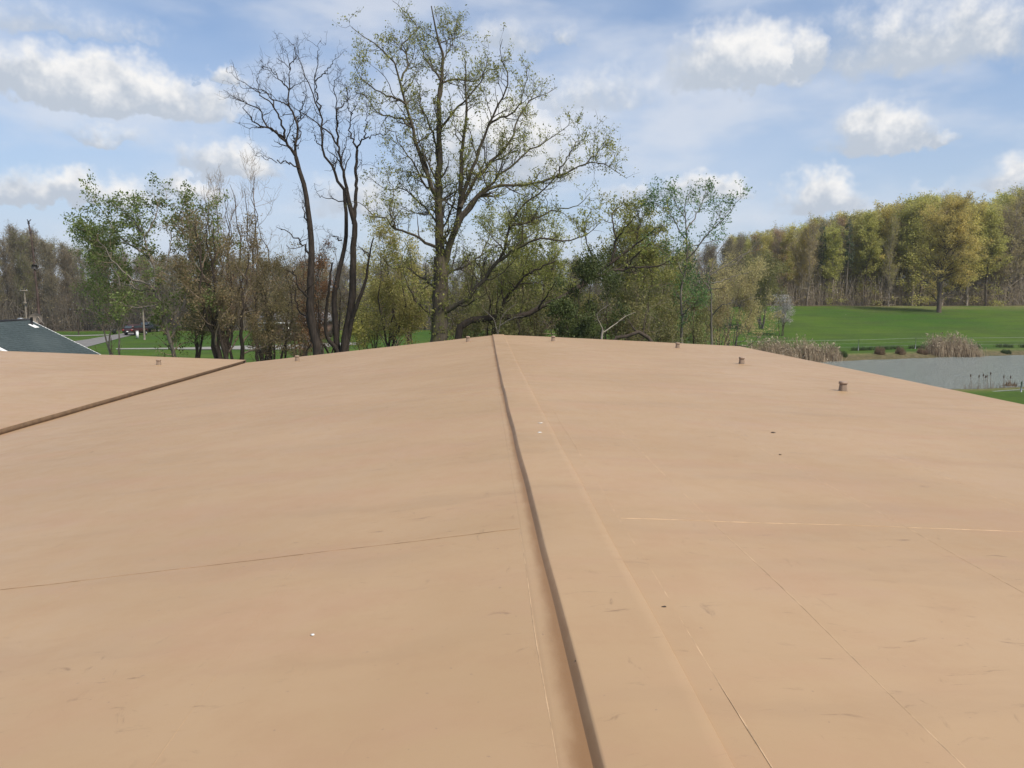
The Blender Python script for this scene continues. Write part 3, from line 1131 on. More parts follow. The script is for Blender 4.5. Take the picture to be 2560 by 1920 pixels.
def antenna():
    Y0 = 41.0
    b, t = at(99, 800, Y0), at(70, 552, Y0)
    root = thing('antenna_mast', 'tall thin leaning television antenna mast behind the green-roofed house', 'antenna', (b[0], b[1], 0))
    pts = [np.array([b[0] + 0.15, b[1], 0]), b, at(94, 740, Y0), at(86, 668, Y0), at(84, 640, Y0), at(77, 585, Y0), t]
    P = resample(pts, 24)
    R = np.interp(np.linspace(0, 1, 24), [0, 0.62, 0.66, 1], [0.075, 0.062, 0.042, 0.034])
    MB().tubes(P[None], R[None], 8).build('mast', 'rusty_metal', root)
    MB().rod(at(86, 672, Y0), at(86.5, 662, Y0), 0.13, 10).build('clamp', 'dark_metal', root)
    up = norm(t - at(77, 585, Y0))
    for (pa, pb) in (((69, 558), (77, 549)), ((68, 549), (74, 558)), ((73, 583), (80, 577))):
        MB().rod(at(*pa, Y0 - 0.3), at(*pb, Y0 + 0.3), 0.022, 6).build('element', 'dark_metal', root)


antenna()


def pole(px, ytop, d, arm, label, r=0.12, m='pole_wood', ybase=None):
    t = at(px, ytop, d)
    z0 = float(gz(t[0], t[1]))
    root = thing('utility_pole', label, 'pole', (t[0], t[1], z0))
    n = 8
    P = np.c_[np.full(n, t[0]), np.full(n, t[1]), np.linspace(z0 - 0.3, t[2], n)]
    MB().tubes(P[None], np.linspace(r * 1.2, r * 0.8, n)[None], 8, True).build('post', m, root, True)
    if arm:
        zc = t[2] - 0.55
        MB().box((t[0], t[1] - r - 0.05, zc), (arm, 0.1, 0.12), 0.15).build('crossarm', m, root)
        for s in (-1, 1):
            MB().rod((t[0] + s * arm * 0.42, t[1] - r - 0.05, zc + 0.06), (t[0] + s * arm * 0.42, t[1] - r - 0.05, zc + 0.22), 0.045, 8).build('insulator', 'galv', root)
        MB().box((t[0] + 0.05, t[1] - r - 0.12, t[2] - 2.1), (0.5, 0.3, 0.12)).build('bracket', m, root)
    return t


pA = pole(60, 716, 100, 0.9, 'pale utility pole with short crossarm above the green-roofed house', 0.10, 'pole_wood')
pB = pole(192, 766, 126, 2.4, 'dark utility pole with a wide crossarm in front of the left wood', 0.10, 'bark_dark')
pole(357, 771, 112, 0, 'short bare wooden pole beside the parked pickup', 0.13, 'pole_wood')


def wire(a, b, sag, r, label):
    n = 24
    t = np.linspace(0, 1, n)[:, None]
    P = np.array(a)[None] * (1 - t) + np.array(b)[None] * t
    P[:, 2] -= sag * 4 * t[:, 0] * (1 - t[:, 0])
    o = MB().tubes(P[None], np.full((1, n), r), 4).build('overhead_wire', 'dark_metal', None, loc=P[0])
    tag(o, label, 'wire')


wire(pA + np.array([0.3, -0.2, -0.4]), pB + np.array([-0.9, -0.1, -0.3]), 0.7, 0.012, 'thin overhead wire sagging between the two left utility poles')
wire(pA + np.array([-0.3, -0.2, -0.4]), at(-300, 728, 92), 0.5, 0.012, 'thin overhead wire leaving the pale utility pole leftward')
wire(pB + np.array([0.9, -0.1, -0.3]), at(520, 748, 150), 0.8, 0.012, 'thin overhead wire running from the dark pole behind the trees')

# ------------------------------------------------------------------ far houses


def gable_house(name, label, x0, x1, Y, depth, eave, ridge, wall, roofm, trim, windows, ridge_along_x=True):
    z0 = float(gz((x0 + x1) / 2, Y))
    root = thing(name, label, 'house', ((x0 + x1) / 2, Y, z0))
    w = MB().box(((x0 + x1) / 2, Y + depth / 2, z0 + eave / 2), (x1 - x0, depth, eave)).build('wall', wall, root)
    rf = MB()
    ov = 0.4
    xm, ym = (x0 + x1) / 2, Y + depth / 2
    if ridge_along_x:
        A = [(x0 - ov, Y - ov, z0 + eave), (x1 + ov, Y - ov, z0 + eave), (x1 + ov, ym, z0 + ridge), (x0 - ov, ym, z0 + ridge), (x1 + ov, Y + depth + ov, z0 + eave), (x0 - ov, Y + depth + ov, z0 + eave)]
        rf.add(A, [np.array([[0, 1, 2, 3], [3, 2, 4, 5], [0, 5, 4, 1]]), np.array([[1, 4, 2], [0, 3, 5]])])
        tr = MB().box((xm, Y - ov - 0.03, z0 + eave - 0.02), (x1 - x0 + 2 * ov, 0.05, 0.22))
    else:
        A = [(x0 - ov, Y - ov, z0 + eave), (xm, Y - ov, z0 + ridge), (x1 + ov, Y - ov, z0 + eave), (x0 - ov, Y + depth, z0 + eave), (xm, Y + depth, z0 + ridge), (x1 + ov, Y + depth, z0 + eave)]
        rf.add(A, [np.array([[0, 1, 4, 3], [1, 2, 5, 4], [0, 3, 5, 2]]), np.array([[0, 2, 1], [3, 4, 5]])])
        tr = MB()
        for s, xa in ((-1, x0 - ov), (1, x1 + ov)):
            V = []
            for yy in (Y - ov - 0.06, Y - ov - 0.01):
                V += [(xm, yy, z0 + ridge + 0.05), (xa, yy, z0 + eave + 0.05), (xa, yy, z0 + eave - 0.2), (xm, yy, z0 + ridge - 0.2)]
            tr.add(V, np.array([[0, 1, 2, 3], [4, 7, 6, 5], [0, 4, 5, 1], [3, 2, 6, 7]]))
    rf.build('roof', roofm, root)
    tr.build('fascia', trim, root)
    for (wx, wz, ww, wh) in windows:
        fr = MB().box((wx, Y - 0.03, z0 + wz), (ww + 0.2, 0.08, wh + 0.2)).build('window', 'white_paint', root)
        MB().box((wx, Y - 0.08, z0 + wz), (ww, 0.03, wh)).build('pane', 'glass_dark', fr)
    return root


a, b = at(640, 820, 108), at(800, 820, 108)
gable_house('brick_house', 'low brown brick house glimpsed behind the bare trunks', a[0], b[0], 108, 9, 2.5, 3.9, 'brick', 'house_roof', 'white_paint', [(at(718, 825, 108)[0], 1.5, 0.9, 1.0), (at(655, 825, 108)[0], 1.5, 1.4, 1.0)])
a, b = at(880, 800, 168), at(985, 800, 168)
wh = gable_house('cream_house', 'cream house with white gable trim far behind the bare trunks', a[0], b[0], 168, 10, 3.6, 5.3, 'cream', 'house_roof', 'white_paint', [(at(925, 790, 168)[0], 2.0, 1.2, 1.3), (at(960, 790, 168)[0], 2.0, 1.2, 1.3)], False)
MB().box((at(905, 800, 166)[0], 166, 0.75), (5.2, 1.8, 0.16)).build('deck', 'deck_red', wh)
MB().box((at(905, 800, 166)[0], 165.1, 1.2), (5.2, 0.06, 0.5)).build('deck_rail', 'deck_red', wh)

# ------------------------------------------------------------------ vehicles, boxes


def car(loc, rz, label, body, truck=False):
    root = thing('pickup_truck' if truck else 'parked_car', label, 'truck' if truck else 'car', loc)
    root.rotation_euler = (0, 0, rz)
    # side profile (y along the car, front = +y), two half widths
    if truck:
        prof = [(-2.7, 0.55), (-2.72, 1.05), (-0.75, 1.08), (-0.7, 1.1), (1.1, 1.12), (2.5, 1.02), (2.68, 0.8), (2.66, 0.5)]
        cabin = [(-0.7, 1.08), (-0.55, 1.75), (0.55, 1.78), (1.15, 1.1)]
        wy = (-1.75, 1.7)
    else:
        prof = [(-2.2, 0.45), (-2.28, 0.9), (-2.15, 1.05), (1.0, 1.05), (2.0, 0.92), (2.2, 0.7), (2.2, 0.42)]
        cabin = [(-2.1, 1.04), (-1.85, 1.62), (-0.2, 1.70), (0.55, 1.62), (1.15, 1.04)]
        wy = (-1.35, 1.35)

    def ext(pr, w0, w1):
        m = MB()
        k = len(pr)
        V = []
        for wx in (-w0, -w1, w1, w0):
            s = 1 if abs(wx) == w0 else 1.0
            cy = sum(p_[0] for p_ in pr) / k
            cz = sum(p_[1] for p_ in pr) / k
            f = 0.94 if abs(wx) == w0 else 1.0
            V += [(wx, cy + (p_[0] - cy) * f, cz + (p_[1] - cz) * f) for p_ in pr]
        F = [[r * k + i, r * k + (i + 1) % k, (r + 1) * k + (i + 1) % k, (r + 1) * k + i] for r in range(3) for i in range(k)]
        m.add(V, [np.array(F), np.array([list(range(k))[::-1]]), np.array([[3 * k + i for i in range(k)]])])
        return m
    link('body', ext(prof, 0.92, 0.86).mesh('body', body), root, local=True)
    link('cabin', ext(cabin, 0.80, 0.74).mesh('cabin', body), root, local=True)
    cy0, cy1 = cabin[0][0], cabin[-1][0]
    rw = MB()
    (ya, za), (yb, zb) = cabin[0], cabin[1]
    n_ = np.array([0, -(zb - za), (yb - ya)])
    off = 0.02
    rw.add([(-0.62, ya + 0.05 - off, za + 0.10), (0.62, ya + 0.05 - off, za + 0.10), (0.56, yb - 0.02 - off, zb - 0.08), (-0.56, yb - 0.02 - off, zb - 0.08)], np.array([[0, 1, 2, 3]]))
    link('rear_window', rw.mesh('rear_window', 'car_glass'), root, local=True)
    for s in (-1, 1):
        sw = MB().add([(s * 0.815, cy0 + 0.35, 1.16), (s * 0.815, cy1 - 0.35, 1.16), (s * 0.815, cabin[-2][0] - 0.05, 1.55), (s * 0.815, cabin[1][0] + 0.12, 1.55)], np.array([[0, 1, 2, 3]]))
        link('side_window', sw.mesh('side_window', 'car_glass'), root, local=True)
        link('tail_lamp', MB().box((s * 0.72, prof[1][0] - 0.0, 0.85), (0.2, 0.06, 0.22)).mesh('tail_lamp', 'tail_lamp'), root, local=True)
        for yy in wy:
            wmb = MB().rod((s * 0.72, yy, 0.36), (s * 0.93, yy, 0.36), 0.36, 16)
            wobj = link('wheel', wmb.mesh('wheel', 'rubber'), root, local=True)
            link('rim', MB().rod((s * 0.925, yy, 0.36), (s * 0.945, yy, 0.36), 0.2, 12).mesh('rim', 'galv'), wobj, local=True)
    link('bumper', MB().box((0, prof[0][0] - 0.05, 0.5), (1.7, 0.14, 0.2)).mesh('bumper', 'dark_metal'), root, local=True)
    link('number_plate', MB().box((0, prof[0][0] - 0.13, 0.62), (0.34, 0.02, 0.17)).mesh('number_plate', 'white_paint'), root, local=True)


g = gp(340, 836)
car((g[0], g[1], float(gz(*g)) + 0.05), math.radians(-8), 'maroon car parked on the street beyond the left trees', 'car_maroon')
g = gp(368, 830)
car((g[0], g[1], float(gz(*g)) + 0.05), math.radians(-14), 'black pickup truck parked ahead of the maroon car', 'car_black', True)
g = gp(777, 866)
# small white cart-like box by the lane
t = thing('white_trailer', 'small white enclosed trailer behind the bare trunks', 'trailer', (g[0], g[1], 0))
MB().box((g[0], g[1], 0.85), (0.75, 1.5, 0.95), 0.2).build('body', 'white_paint', t)
for s in (-1, 1):
    MB().rod((g[0] + s * 0.36, g[1], 0.2), (g[0] + s * 0.46, g[1], 0.2), 0.2, 12).build('wheel', 'rubber', t)
MB().rod((g[0], g[1] - 0.7, 0.42), (g[0] - 0.1, g[1] - 1.5, 0.35), 0.04).build('hitch', 'dark_metal', t)
g = gp(344, 845)
t = thing('utility_pedestal', 'white utility pedestal on the grass beside the street', 'box', (g[0], g[1], 0))
MB().box((g[0], g[1], 0.5), (0.34, 0.3, 1.0), 0.2, 0.92).build('cabinet', 'white_paint', t)
MB().box((g[0], g[1], 1.03), (0.38, 0.34, 0.06), 0.2).build('lid', 'white_paint', t)
g = gp(286, 835)
t = thing('rubbish_bin', 'dark wheeled bin standing by the far street edge', 'bin', (g[0], g[1], 0))
MB().box((g[0], g[1], 0.45), (0.48, 0.5, 0.8), 0.2, 1.15).build('bin_body', 'black_plastic', t)
MB().box((g[0], g[1], 0.91), (0.64, 0.66, 0.08), 0.2).build('lid', 'black_plastic', t)
for s in (-1, 1):
    MB().rod((g[0] + s * 0.25, g[1] + 0.25, 0.1), (g[0] + s * 0.3, g[1] + 0.25, 0.1), 0.1, 10).build('wheel', 'rubber', t)
g = gp(973, 824)
t = thing('white_cabinet', 'pale boxy cabinet on the lawn behind the big tree', 'box', (g[0], g[1], 0))
MB().box((g[0], g[1], 0.75), (1.0, 0.5, 1.3), 0.3).build('cabinet', 'white_paint', t)
MB().box((g[0], g[1], 1.43), (1.1, 0.6, 0.07), 0.3).build('lid', 'galv', t)

# ------------------------------------------------------------------ near trees
DB = 45.0


def base_of(px, d):
    p = at(px, 860, d)
    return (p[0], p[1], float(gz(p[0], p[1])))


def dn(px, d, py=950):
    """pixel whose world point is on the ground at depth d"""
    x = at(px, 860, d)[0]
    v = ray(px, 860)
    # find py with z = ground
    z = float(gz(x, d))
    lo, hi = 740, 1400
    for _ in range(40):
        m = (lo + hi) / 2
        if at(px, m, d)[2] > z - 0.15:
            lo = m
        else:
            hi = m
    return (px, lo)


def big_tree():
    rng = np.random.default_rng(11)
    d = DB
    trunk = [
        ([dn(1097, d), (1097, 900), (1098, 850), (1100, 760), (1101, 690), (1102, 640)], 0.62, 0.40, 0),
        ([(1102, 645), (1097, 560), (1095, 480), (1098, 390), (1098, 289), (1099, 231), (1107, 156), (1095, 100), (1085, 50), (1078, 14)], 0.34, 0.035, 0.4),
        ([(1103, 690), (1122, 620), (1143, 560), (1152, 500), (1152, 460), (1156, 362), (1165, 304), (1165, 240), (1162, 150)], 0.27, 0.03, -1.5),
    ]
    limbs = [
        ([(1096, 500), (1081, 470), (1049, 388), (1029, 318), (1014, 260), (1003, 203), (988, 168), (957, 127), (916, 95), (880, 68)], 0.19, 0.02, -2.0),
        ([(1014, 260), (985, 245), (957, 231), (910, 203), (886, 160)], 0.09, 0.015, (-1.2, -2.6)),
        ([(1029, 318), (991, 292), (945, 284), (913, 240), (890, 235)], 0.08, 0.015, (-1, 1.6)),
        ([(1003, 203), (1020, 160), (1010, 110), (1043, 72), (1010, 30), (984, 2)], 0.08, 0.014, (-1.2, 0.5)),
        ([(1078, 470), (1061, 463), (1038, 417), (1003, 365), (985, 335), (968, 320)], 0.09, 0.02, 1.5),
        ([(1098, 420), (1080, 330), (1055, 270), (1050, 220), (1035, 180)], 0.10, 0.015, 2.4),
        ([(1152, 500), (1170, 455), (1203, 362), (1220, 312), (1246, 260), (1270, 215), (1252, 121), (1256, 95)], 0.16, 0.015, (-1, -3.6)),
        ([(1220, 312), (1289, 275), (1310, 230), (1318, 165)], 0.09, 0.014, (-2, -2.6)),
        ([(1150, 520), (1171, 480), (1220, 411), (1269, 365), (1292, 307), (1318, 255), (1360, 235), (1394, 220)], 0.16, 0.016, (-1, 2.4)),
        ([(1146, 545), (1208, 474), (1275, 417), (1307, 385), (1376, 347), (1424, 314)], 0.15, 0.018, (-1, 0.8)),
        ([(1140, 575), (1180, 510), (1226, 469), (1304, 462), (1391, 440), (1463, 414), (1509, 411), (1540, 430), (1566, 446)], 0.17, 0.015, (-1, -3.4)),
        ([(1391, 440), (1420, 390), (1448, 347), (1450, 325)], 0.07, 0.012, (-2.6, -3.0)),
        ([(1463, 414), (1500, 375), (1530, 350)], 0.05, 0.012, (-3, -2.4)),
        ([(1098, 250), (1116, 203), (1185, 200), (1229, 174), (1266, 174)], 0.10, 0.014, (0.3, 2.0)),
        ([(1098, 330), (1125, 290), (1162, 255), (1202, 208), (1215, 160), (1216, 130)], 0.11, 0.014, (0.2, -1.8)),
        ([(1100, 110), (1125, 97), (1145, 95), (1174, 81)], 0.045, 0.01, 0.8),
        ([(1098, 200), (1070, 150), (1050, 110), (1043, 72)], 0.07, 0.015, 1.6),
        ([(1105, 160), (1130, 110), (1140, 60), (1135, 40)], 0.06, 0.012, 1.2),
        # low limbs
        ([(1098, 790), (1130, 770), (1172, 740), (1230, 671), (1259, 625), (1274, 567), (1303, 515), (1355, 480), (1390, 440)], 0.20, 0.03, (0, -3.2)),
        ([(1232, 669), (1274, 630), (1326, 607), (1369, 599), (1415, 603), (1467, 586), (1500, 560)], 0.14, 0.02, (-1.5, -4.4)),
        ([(1271, 564), (1331, 549), (1384, 526), (1441, 515), (1480, 480)], 0.10, 0.015, (-2.2, -0.6)),
        ([(1096, 620), (1040, 592), (989, 570), (963, 547), (937, 541), (908, 512), (880, 505)], 0.13, 0.018, (0, -2.4)),
        ([(989, 570), (975, 520), (985, 480), (960, 430)], 0.06, 0.012, (-1.2, -0.5)),
        ([(1103, 690), (1128, 680), (1157, 665), (1200, 640), (1240, 560)], 0.12, 0.02, (0, 2.6)),
        ([(1098, 720), (1060, 700), (1020, 672), (985, 668), (950, 640)], 0.10, 0.015, (0, 2.6)),
        ([(1096, 800), (1060, 770), (1030, 735), (1010, 690), (1005, 640)], 0.09, 0.015, (0, -1.6)),
        ([(1100, 580), (1130, 520), (1150, 440), (1180, 400)], 0.10, 0.02, (0, 3.0)),
        ([(1099, 560), (1060, 520), (1020, 480), (960, 470), (925, 440)], 0.09, 0.015, (0, 2.0)),
    ]
    Pt, Rt = limb_set(trunk, d, rng, 22, 0.03)
    # root flare
    Rt[0][:3] *= [1.35, 1.15, 1.05]
    Pl, Rl = limb_set(limbs, d, rng, 16, 0.05)
    Rl *= 0.76
    Rt[1:] *= 0.85
    P1, R1 = grow(Pl, Rl, rng, 2.1, 1.2, 3.4, 25, 70, 7, 0.22, 0.10, 0.55, 0.12, 1.0, 0.74, 0.8, 0.075)
    P1b, R1b = grow(Pt[1:], Rt[1:], rng, 1.3, 1.2, 3.4, 30, 75, 7, 0.22, 0.08, 0.4, 0.05, 1.0, 0.6, 0.8, 0.07)
    P1, R1 = np.concatenate([P1, P1b]), np.concatenate([R1, R1b])
    ok = P1[:, -1, 2] < at(1080, 22, d)[2]
    P1, R1 = P1[ok], R1[ok]
    P2, R2 = grow(P1, R1, rng, 2.7, 0.5, 1.5, 25, 70, 5, 0.25, 0.12, 0.6, 0.15, 1.0, 0.4, 0.75, 0.03, rmin=0.010)
    P2b, R2b = grow(Pl, Rl, rng, 1.6, 0.4, 1.4, 30, 80, 5, 0.25, 0.12, 0.4, 0.1, 1.0, 0.2, 0.75, 0.024, rmin=0.009)
    P2, R2 = np.concatenate([P2, P2b]), np.concatenate([R2, R2b])
    P3, R3 = grow(P2, R2, rng, 2.9, 0.25, 0.7, 25, 70, 4, 0.28, 0.12, 0.7, 0.2, 1.0, 0.3, 0.6, 0.014, rmin=0.007)
    V1, F1 = leaves_on(P3, rng, 4.4, 0.125, 0.10, 0.2, 0.5, 0.5)
    V2, F2 = leaves_on(P2, rng, 6.0, 0.125, 0.12, 0.4, 0.5, 0.5)
    V = np.concatenate([V1, V2])
    F = np.concatenate([F1, F2 + len(V1)])
    # leafy sprouts hugging the trunk
    Pc, Rc = grow(Pt[:1], Rt[:1], rng, 26, 0.4, 1.3, 30, 80, 4, 0.3, 0.2, 0.1, 0.35, 1.0, 0.0, 0.7, 0.014, rmin=0.008)
    Pc2, Rc2 = grow(Pt[1:], Rt[1:], rng, 5, 0.3, 0.8, 30, 80, 4, 0.3, 0.2, 0.1, 0.0, 0.7, 0.0, 0.7, 0.012, rmin=0.007)
    Vc, Fc = leaves_on(np.concatenate([Pc, Pc2]), rng, 9, 0.17, 0.10, 0.1, 0.6)
    V = np.concatenate([V, Vc])
    F = np.concatenate([F, Fc + len(V) - len(Vc)])
    finish_tree('big_leafing_tree', 'tallest tree, thick trunk and spreading crown with sparse young yellow-green leaves', base_of(1097, d),
                [[(Pt, Rt, 12), (Pl, Rl, 8)], [(P1, R1, 5), (P2, R2, 4), (P3, R3, 3), (Pc, Rc, 3), (Pc2, Rc2, 3)]], [(V, F, 'leaf_bigtree', 'crown')], 'bark_mossy')


big_tree()


def bare_tree(name, label, trunk, limbs, d, seed, px, barkm, dens=1.2, twig=1.0):
    rng = np.random.default_rng(seed)
    Pt, Rt = limb_set(trunk, d, rng, 20, 0.025)
    Pl, Rl = limb_set(limbs, d, rng, 18, 0.06)
    Rl = Rl * 0.85
    Rt = Rt * 0.85
    P1, R1 = grow(Pl, Rl, rng, 1.1 * dens, 0.8, 2.6, 25, 65, 8, 0.32, 0.10, 0.55, 0.12, 1.0, 0.55, 0.8, 0.05, rmin=0.012)
    P2, R2 = grow(P1, R1, rng, 2.4 * twig, 0.3, 1.1, 30, 80, 6, 0.42, 0.10, 0.6, 0.15, 1.0, 0.3, 0.7, 0.02, rmin=0.008)
    P2b, R2b = grow(Pl, Rl, rng, 1.6 * twig, 0.3, 0.9, 30, 80, 6, 0.42, 0.08, 0.4, 0.15, 1.0, 0.2, 0.7, 0.016, rmin=0.008)
    P2, R2 = np.concatenate([P2, P2b]), np.concatenate([R2, R2b])
    P3, R3 = grow(P2, R2, rng, 2.6 * twig, 0.12, 0.45, 35, 85, 4, 0.4, 0.05, 0.7, 0.3, 1.0, 0.2, 0.5, 0.010, rmin=0.006)
    # a few hanging strings of pods
    Ph, Rh = grow(P1, R1, rng, 0.5, 0.3, 0.9, 60, 120, 5, 0.15, -0.9, 0.2, 0.3, 1.0, 0.0, 0.5, 0.007, rmin=0.005)
    finish_tree(name, label, base_of(px, d), [[(Pt, Rt, 10), (Pl, Rl, 7)], [(P1, R1, 5), (P2, R2, 4), (P3, R3, 3), (Ph, Rh, 3)]], [], barkm)


D1 = 44.0
bare_tree('bare_tree', 'left leafless dark tree, one tall leaning trunk fanning out against the sky',
          [([dn(800, D1), (795, 890), (785, 840), (775, 769), (776, 683), (779, 610), (772, 538), (763, 478), (748, 428), (740, 391)], 0.36, 0.13, 0)],
          [([(740, 391), (714, 353), (679, 324), (655, 314), (633, 301), (615, 269), (610, 250)], 0.11, 0.015, (0, -1.6)),
           ([(714, 353), (690, 330), (667, 307), (641, 269), (598, 249), (557, 226)], 0.08, 0.012, (-0.5, 1.5)),
           ([(712, 345), (708, 315), (685, 269), (659, 240), (635, 220), (595, 197)], 0.08, 0.012, (-0.4, -2.0)),
           ([(740, 391), (743, 370), (744, 304), (725, 266), (722, 226), (724, 174), (702, 153), (690, 142)], 0.10, 0.014, (0, 1.4)),
           ([(724, 174), (737, 150), (737, 124), (716, 98)], 0.045, 0.01, (1.2, 0.5)),
           ([(722, 226), (690, 190), (660, 165), (655, 172)], 0.05, 0.01, (1.0, 2.2)),
           ([(685, 269), (672, 235), (640, 215), (660, 160)], 0.045, 0.01, (-1, 0.5)),
           ([(744, 304), (755, 270), (765, 230), (760, 195)], 0.055, 0.01, (0, -1.8)),
           ([(725, 266), (690, 250), (660, 232), (600, 215)], 0.05, 0.01, (0.6, -1.0)),
           ([(748, 425), (740, 418), (714, 405), (667, 399), (641, 388)], 0.06, 0.012, (0, -1.0)),
           ([(745, 372), (735, 352), (733, 338)], 0.045, 0.03, (0, 0.3)),
           ([(779, 640), (745, 600), (715, 580), (690, 565)], 0.08, 0.014, (0, -1.2)),
           ([(780, 760), (755, 730), (735, 690), (728, 675)], 0.10, 0.03, (0, -0.8)),
           ([(775, 590), (762, 540), (757, 500)], 0.07, 0.02, (0, 1.0)),
           ([(789, 860), (770, 810), (745, 770), (730, 700)], 0.09, 0.02, (0, 1.5))],
          D1, 21, 800, 'bark_locust')
D2 = 46.0
bare_tree('bare_tree', 'right leafless dark tree with several tall crooked stems from one base',
          [([dn(862, D2), (861, 890), (868, 830), (876, 792), (882, 683), (883, 625), (885, 561), (879, 535), (873, 500), (868, 474)], 0.40, 0.15, 0),
           ([dn(846, D2), (844, 880), (838, 800), (835, 740), (853, 659), (864, 596), (863, 538), (861, 474)], 0.27, 0.11, (0.2, 0.9)),
           ([(868, 850), (880, 800), (890, 769), (914, 700), (922, 642), (934, 596)], 0.20, 0.04, (0, -1.2)),
           ([(846, 885), (815, 830), (818, 760), (821, 726), (830, 659)], 0.17, 0.06, (0, -0.9)),
           ([(884, 560), (888, 520), (891, 474), (890, 420), (893, 373)], 0.14, 0.09, (0, 0.8))],
          [([(861, 474), (829, 417), (806, 373), (806, 318), (798, 278), (783, 255), (774, 208), (754, 174), (740, 130), (748, 102)], 0.11, 0.012, (0.9, 2.0)),
           ([(798, 278), (792, 240), (789, 203), (792, 150), (797, 101)], 0.065, 0.01, (1.4, 0.4)),
           ([(789, 203), (808, 185), (829, 162), (844, 133)], 0.045, 0.01, (1.0, -0.5)),
           ([(868, 474), (852, 411), (844, 362), (815, 324), (786, 301), (754, 281), (725, 255)], 0.12, 0.012, (0, -1.6)),
           ([(844, 362), (841, 312), (844, 275), (835, 229), (850, 190), (852, 180)], 0.08, 0.01, (-0.2, -1.8)),
           ([(844, 275), (865, 250), (868, 220), (850, 205)], 0.045, 0.01, (-1.2, 0.5)),
           ([(893, 373), (876, 330), (878, 289), (896, 249), (905, 235)], 0.075, 0.01, (0.8, 1.8)),
           ([(878, 289), (870, 255), (873, 214)], 0.04, 0.01, (1.4, 2.0)),
           ([(893, 370), (913, 344), (954, 338), (968, 325)], 0.07, 0.01, (0.8, -0.4)),
           ([(913, 344), (916, 304), (916, 266)], 0.05, 0.012, (0.6, 1.0)),
           ([(852, 411), (862, 370), (870, 345), (876, 332)], 0.05, 0.02, (0, 0.6)),
           ([(806, 373), (785, 340), (780, 318)], 0.045, 0.01, (1.2, 0.4)),
           ([(890, 425), (905, 405), (900, 398)], 0.03, 0.01, (0.6, 0.2)),
           ([(861, 505), (830, 498), (800, 490), (785, 470)], 0.045, 0.01, (0.8, -0.6)),
           ([(922, 642), (905, 620), (892, 618)], 0.05, 0.015, (-1, -1.4)),
           ([(853, 600), (838, 590), (826, 592)], 0.05, 0.015, (0.5, 0.2))],
          D2, 22, 862, 'bark_locust')


def proc_tree(name, label, px, d, height, stems, spread, leafm, leafn, leafsize, barkm, seed, group=None, twigm=None, top_bare=0.0, lean=(0, 0), first=0.25, density=1.0, r0=None, loc=None, link_it=True, up=0.12, flat=None, aspect=0.55, lmax=None, jit=0.2):
    """tree or thicket grown from a few stems; height in metres"""
    rng = np.random.default_rng(seed)
    base = np.array(loc if loc is not None else base_of(px, d), float)
    r0 = r0 or height * 0.014
    Ps, Rs = [], []
    for s in range(stems):
        a = rng.uniform(0, 2 * math.pi)
        out = spread * (0.35 + 0.65 * rng.random()) * (0.55 if stems > 1 else 0.12)
        h = height * (rng.uniform(0.75, 1.0) if stems > 1 else 1.0)
        b = base + (np.array([math.cos(a), math.sin(a), 0]) * 0.25 * (stems > 1)) - np.array([0, 0, 0.2])
        top = base + np.array([math.cos(a) * out + lean[0], math.sin(a) * out + lean[1], h])
        mid = b * 0.5 + top * 0.5 + np.array([rng.normal(0, 0.04 * height), rng.normal(0, 0.04 * height), 0.03 * height])
        q = b * 0.75 + top * 0.25 + rng.normal(0, 0.015 * height, 3) * np.array([1, 1, 0])
        Ps.append(resample([b, q, mid, top], 16, rng, 0.008 * height))
        Rs.append(r0 * (1.0 if stems == 1 else 0.75) * (1 - 0.9 * np.linspace(0, 1, 16) ** 0.9))
    Pt, Rt = np.array(Ps), np.array(Rs)
    lm = lmax or spread
    P1, R1 = grow(Pt, Rt, rng, density * 22 / height / max(1, stems * 0.55), lm * 0.55, lm * 1.15, 30, 68, 8, jit, up, 0.5, first, 0.98, 0.45, 0.85, rmin=0.012, flat=flat)
    P2, R2 = grow(P1, R1, rng, density * 9.0 / lm, lm * 0.16, lm * 0.5, 25, 65, 6, jit * 1.2, up, 0.55, 0.2, 1.0, 0.4, 0.75, 0.04, rmin=0.010, flat=flat)
    P3, R3 = grow(P2, R2, rng, 9.0 / lm, lm * 0.08, lm * 0.22, 25, 65, 4, jit * 1.2, up, 0.6, 0.2, 1.0, 0.3, 0.6, 0.018, rmin=0.008)
    ls = []
    if leafn > 0:
        tw = P3
        if top_bare > 0:
            zc = base[2] + height * (1 - top_bare)
            keep = (P3[:, -1, 2] < zc + rng.normal(0, height * 0.06, len(P3)))
            tw = P3[keep]
        V, F = leaves_on(tw, rng, 2.7 * leafn / max(1, len(P3)), leafsize * 0.82, leafsize * 1.25, 0.1, 0.3, aspect)
        ls = [(V, F, leafm, 'crown')]
    wood = [[(Pt, Rt, 8)], [(P1, R1, 5), (P2, R2, 3), (P3, R3, 3)]]
    return finish_tree(name, label, base, wood, ls, barkm, group, 'tree', None, twigm)


def ht(px, ytop, d):
    p = at(px, ytop, d)
    return float(p[2] - gz(p[0], p[1]))


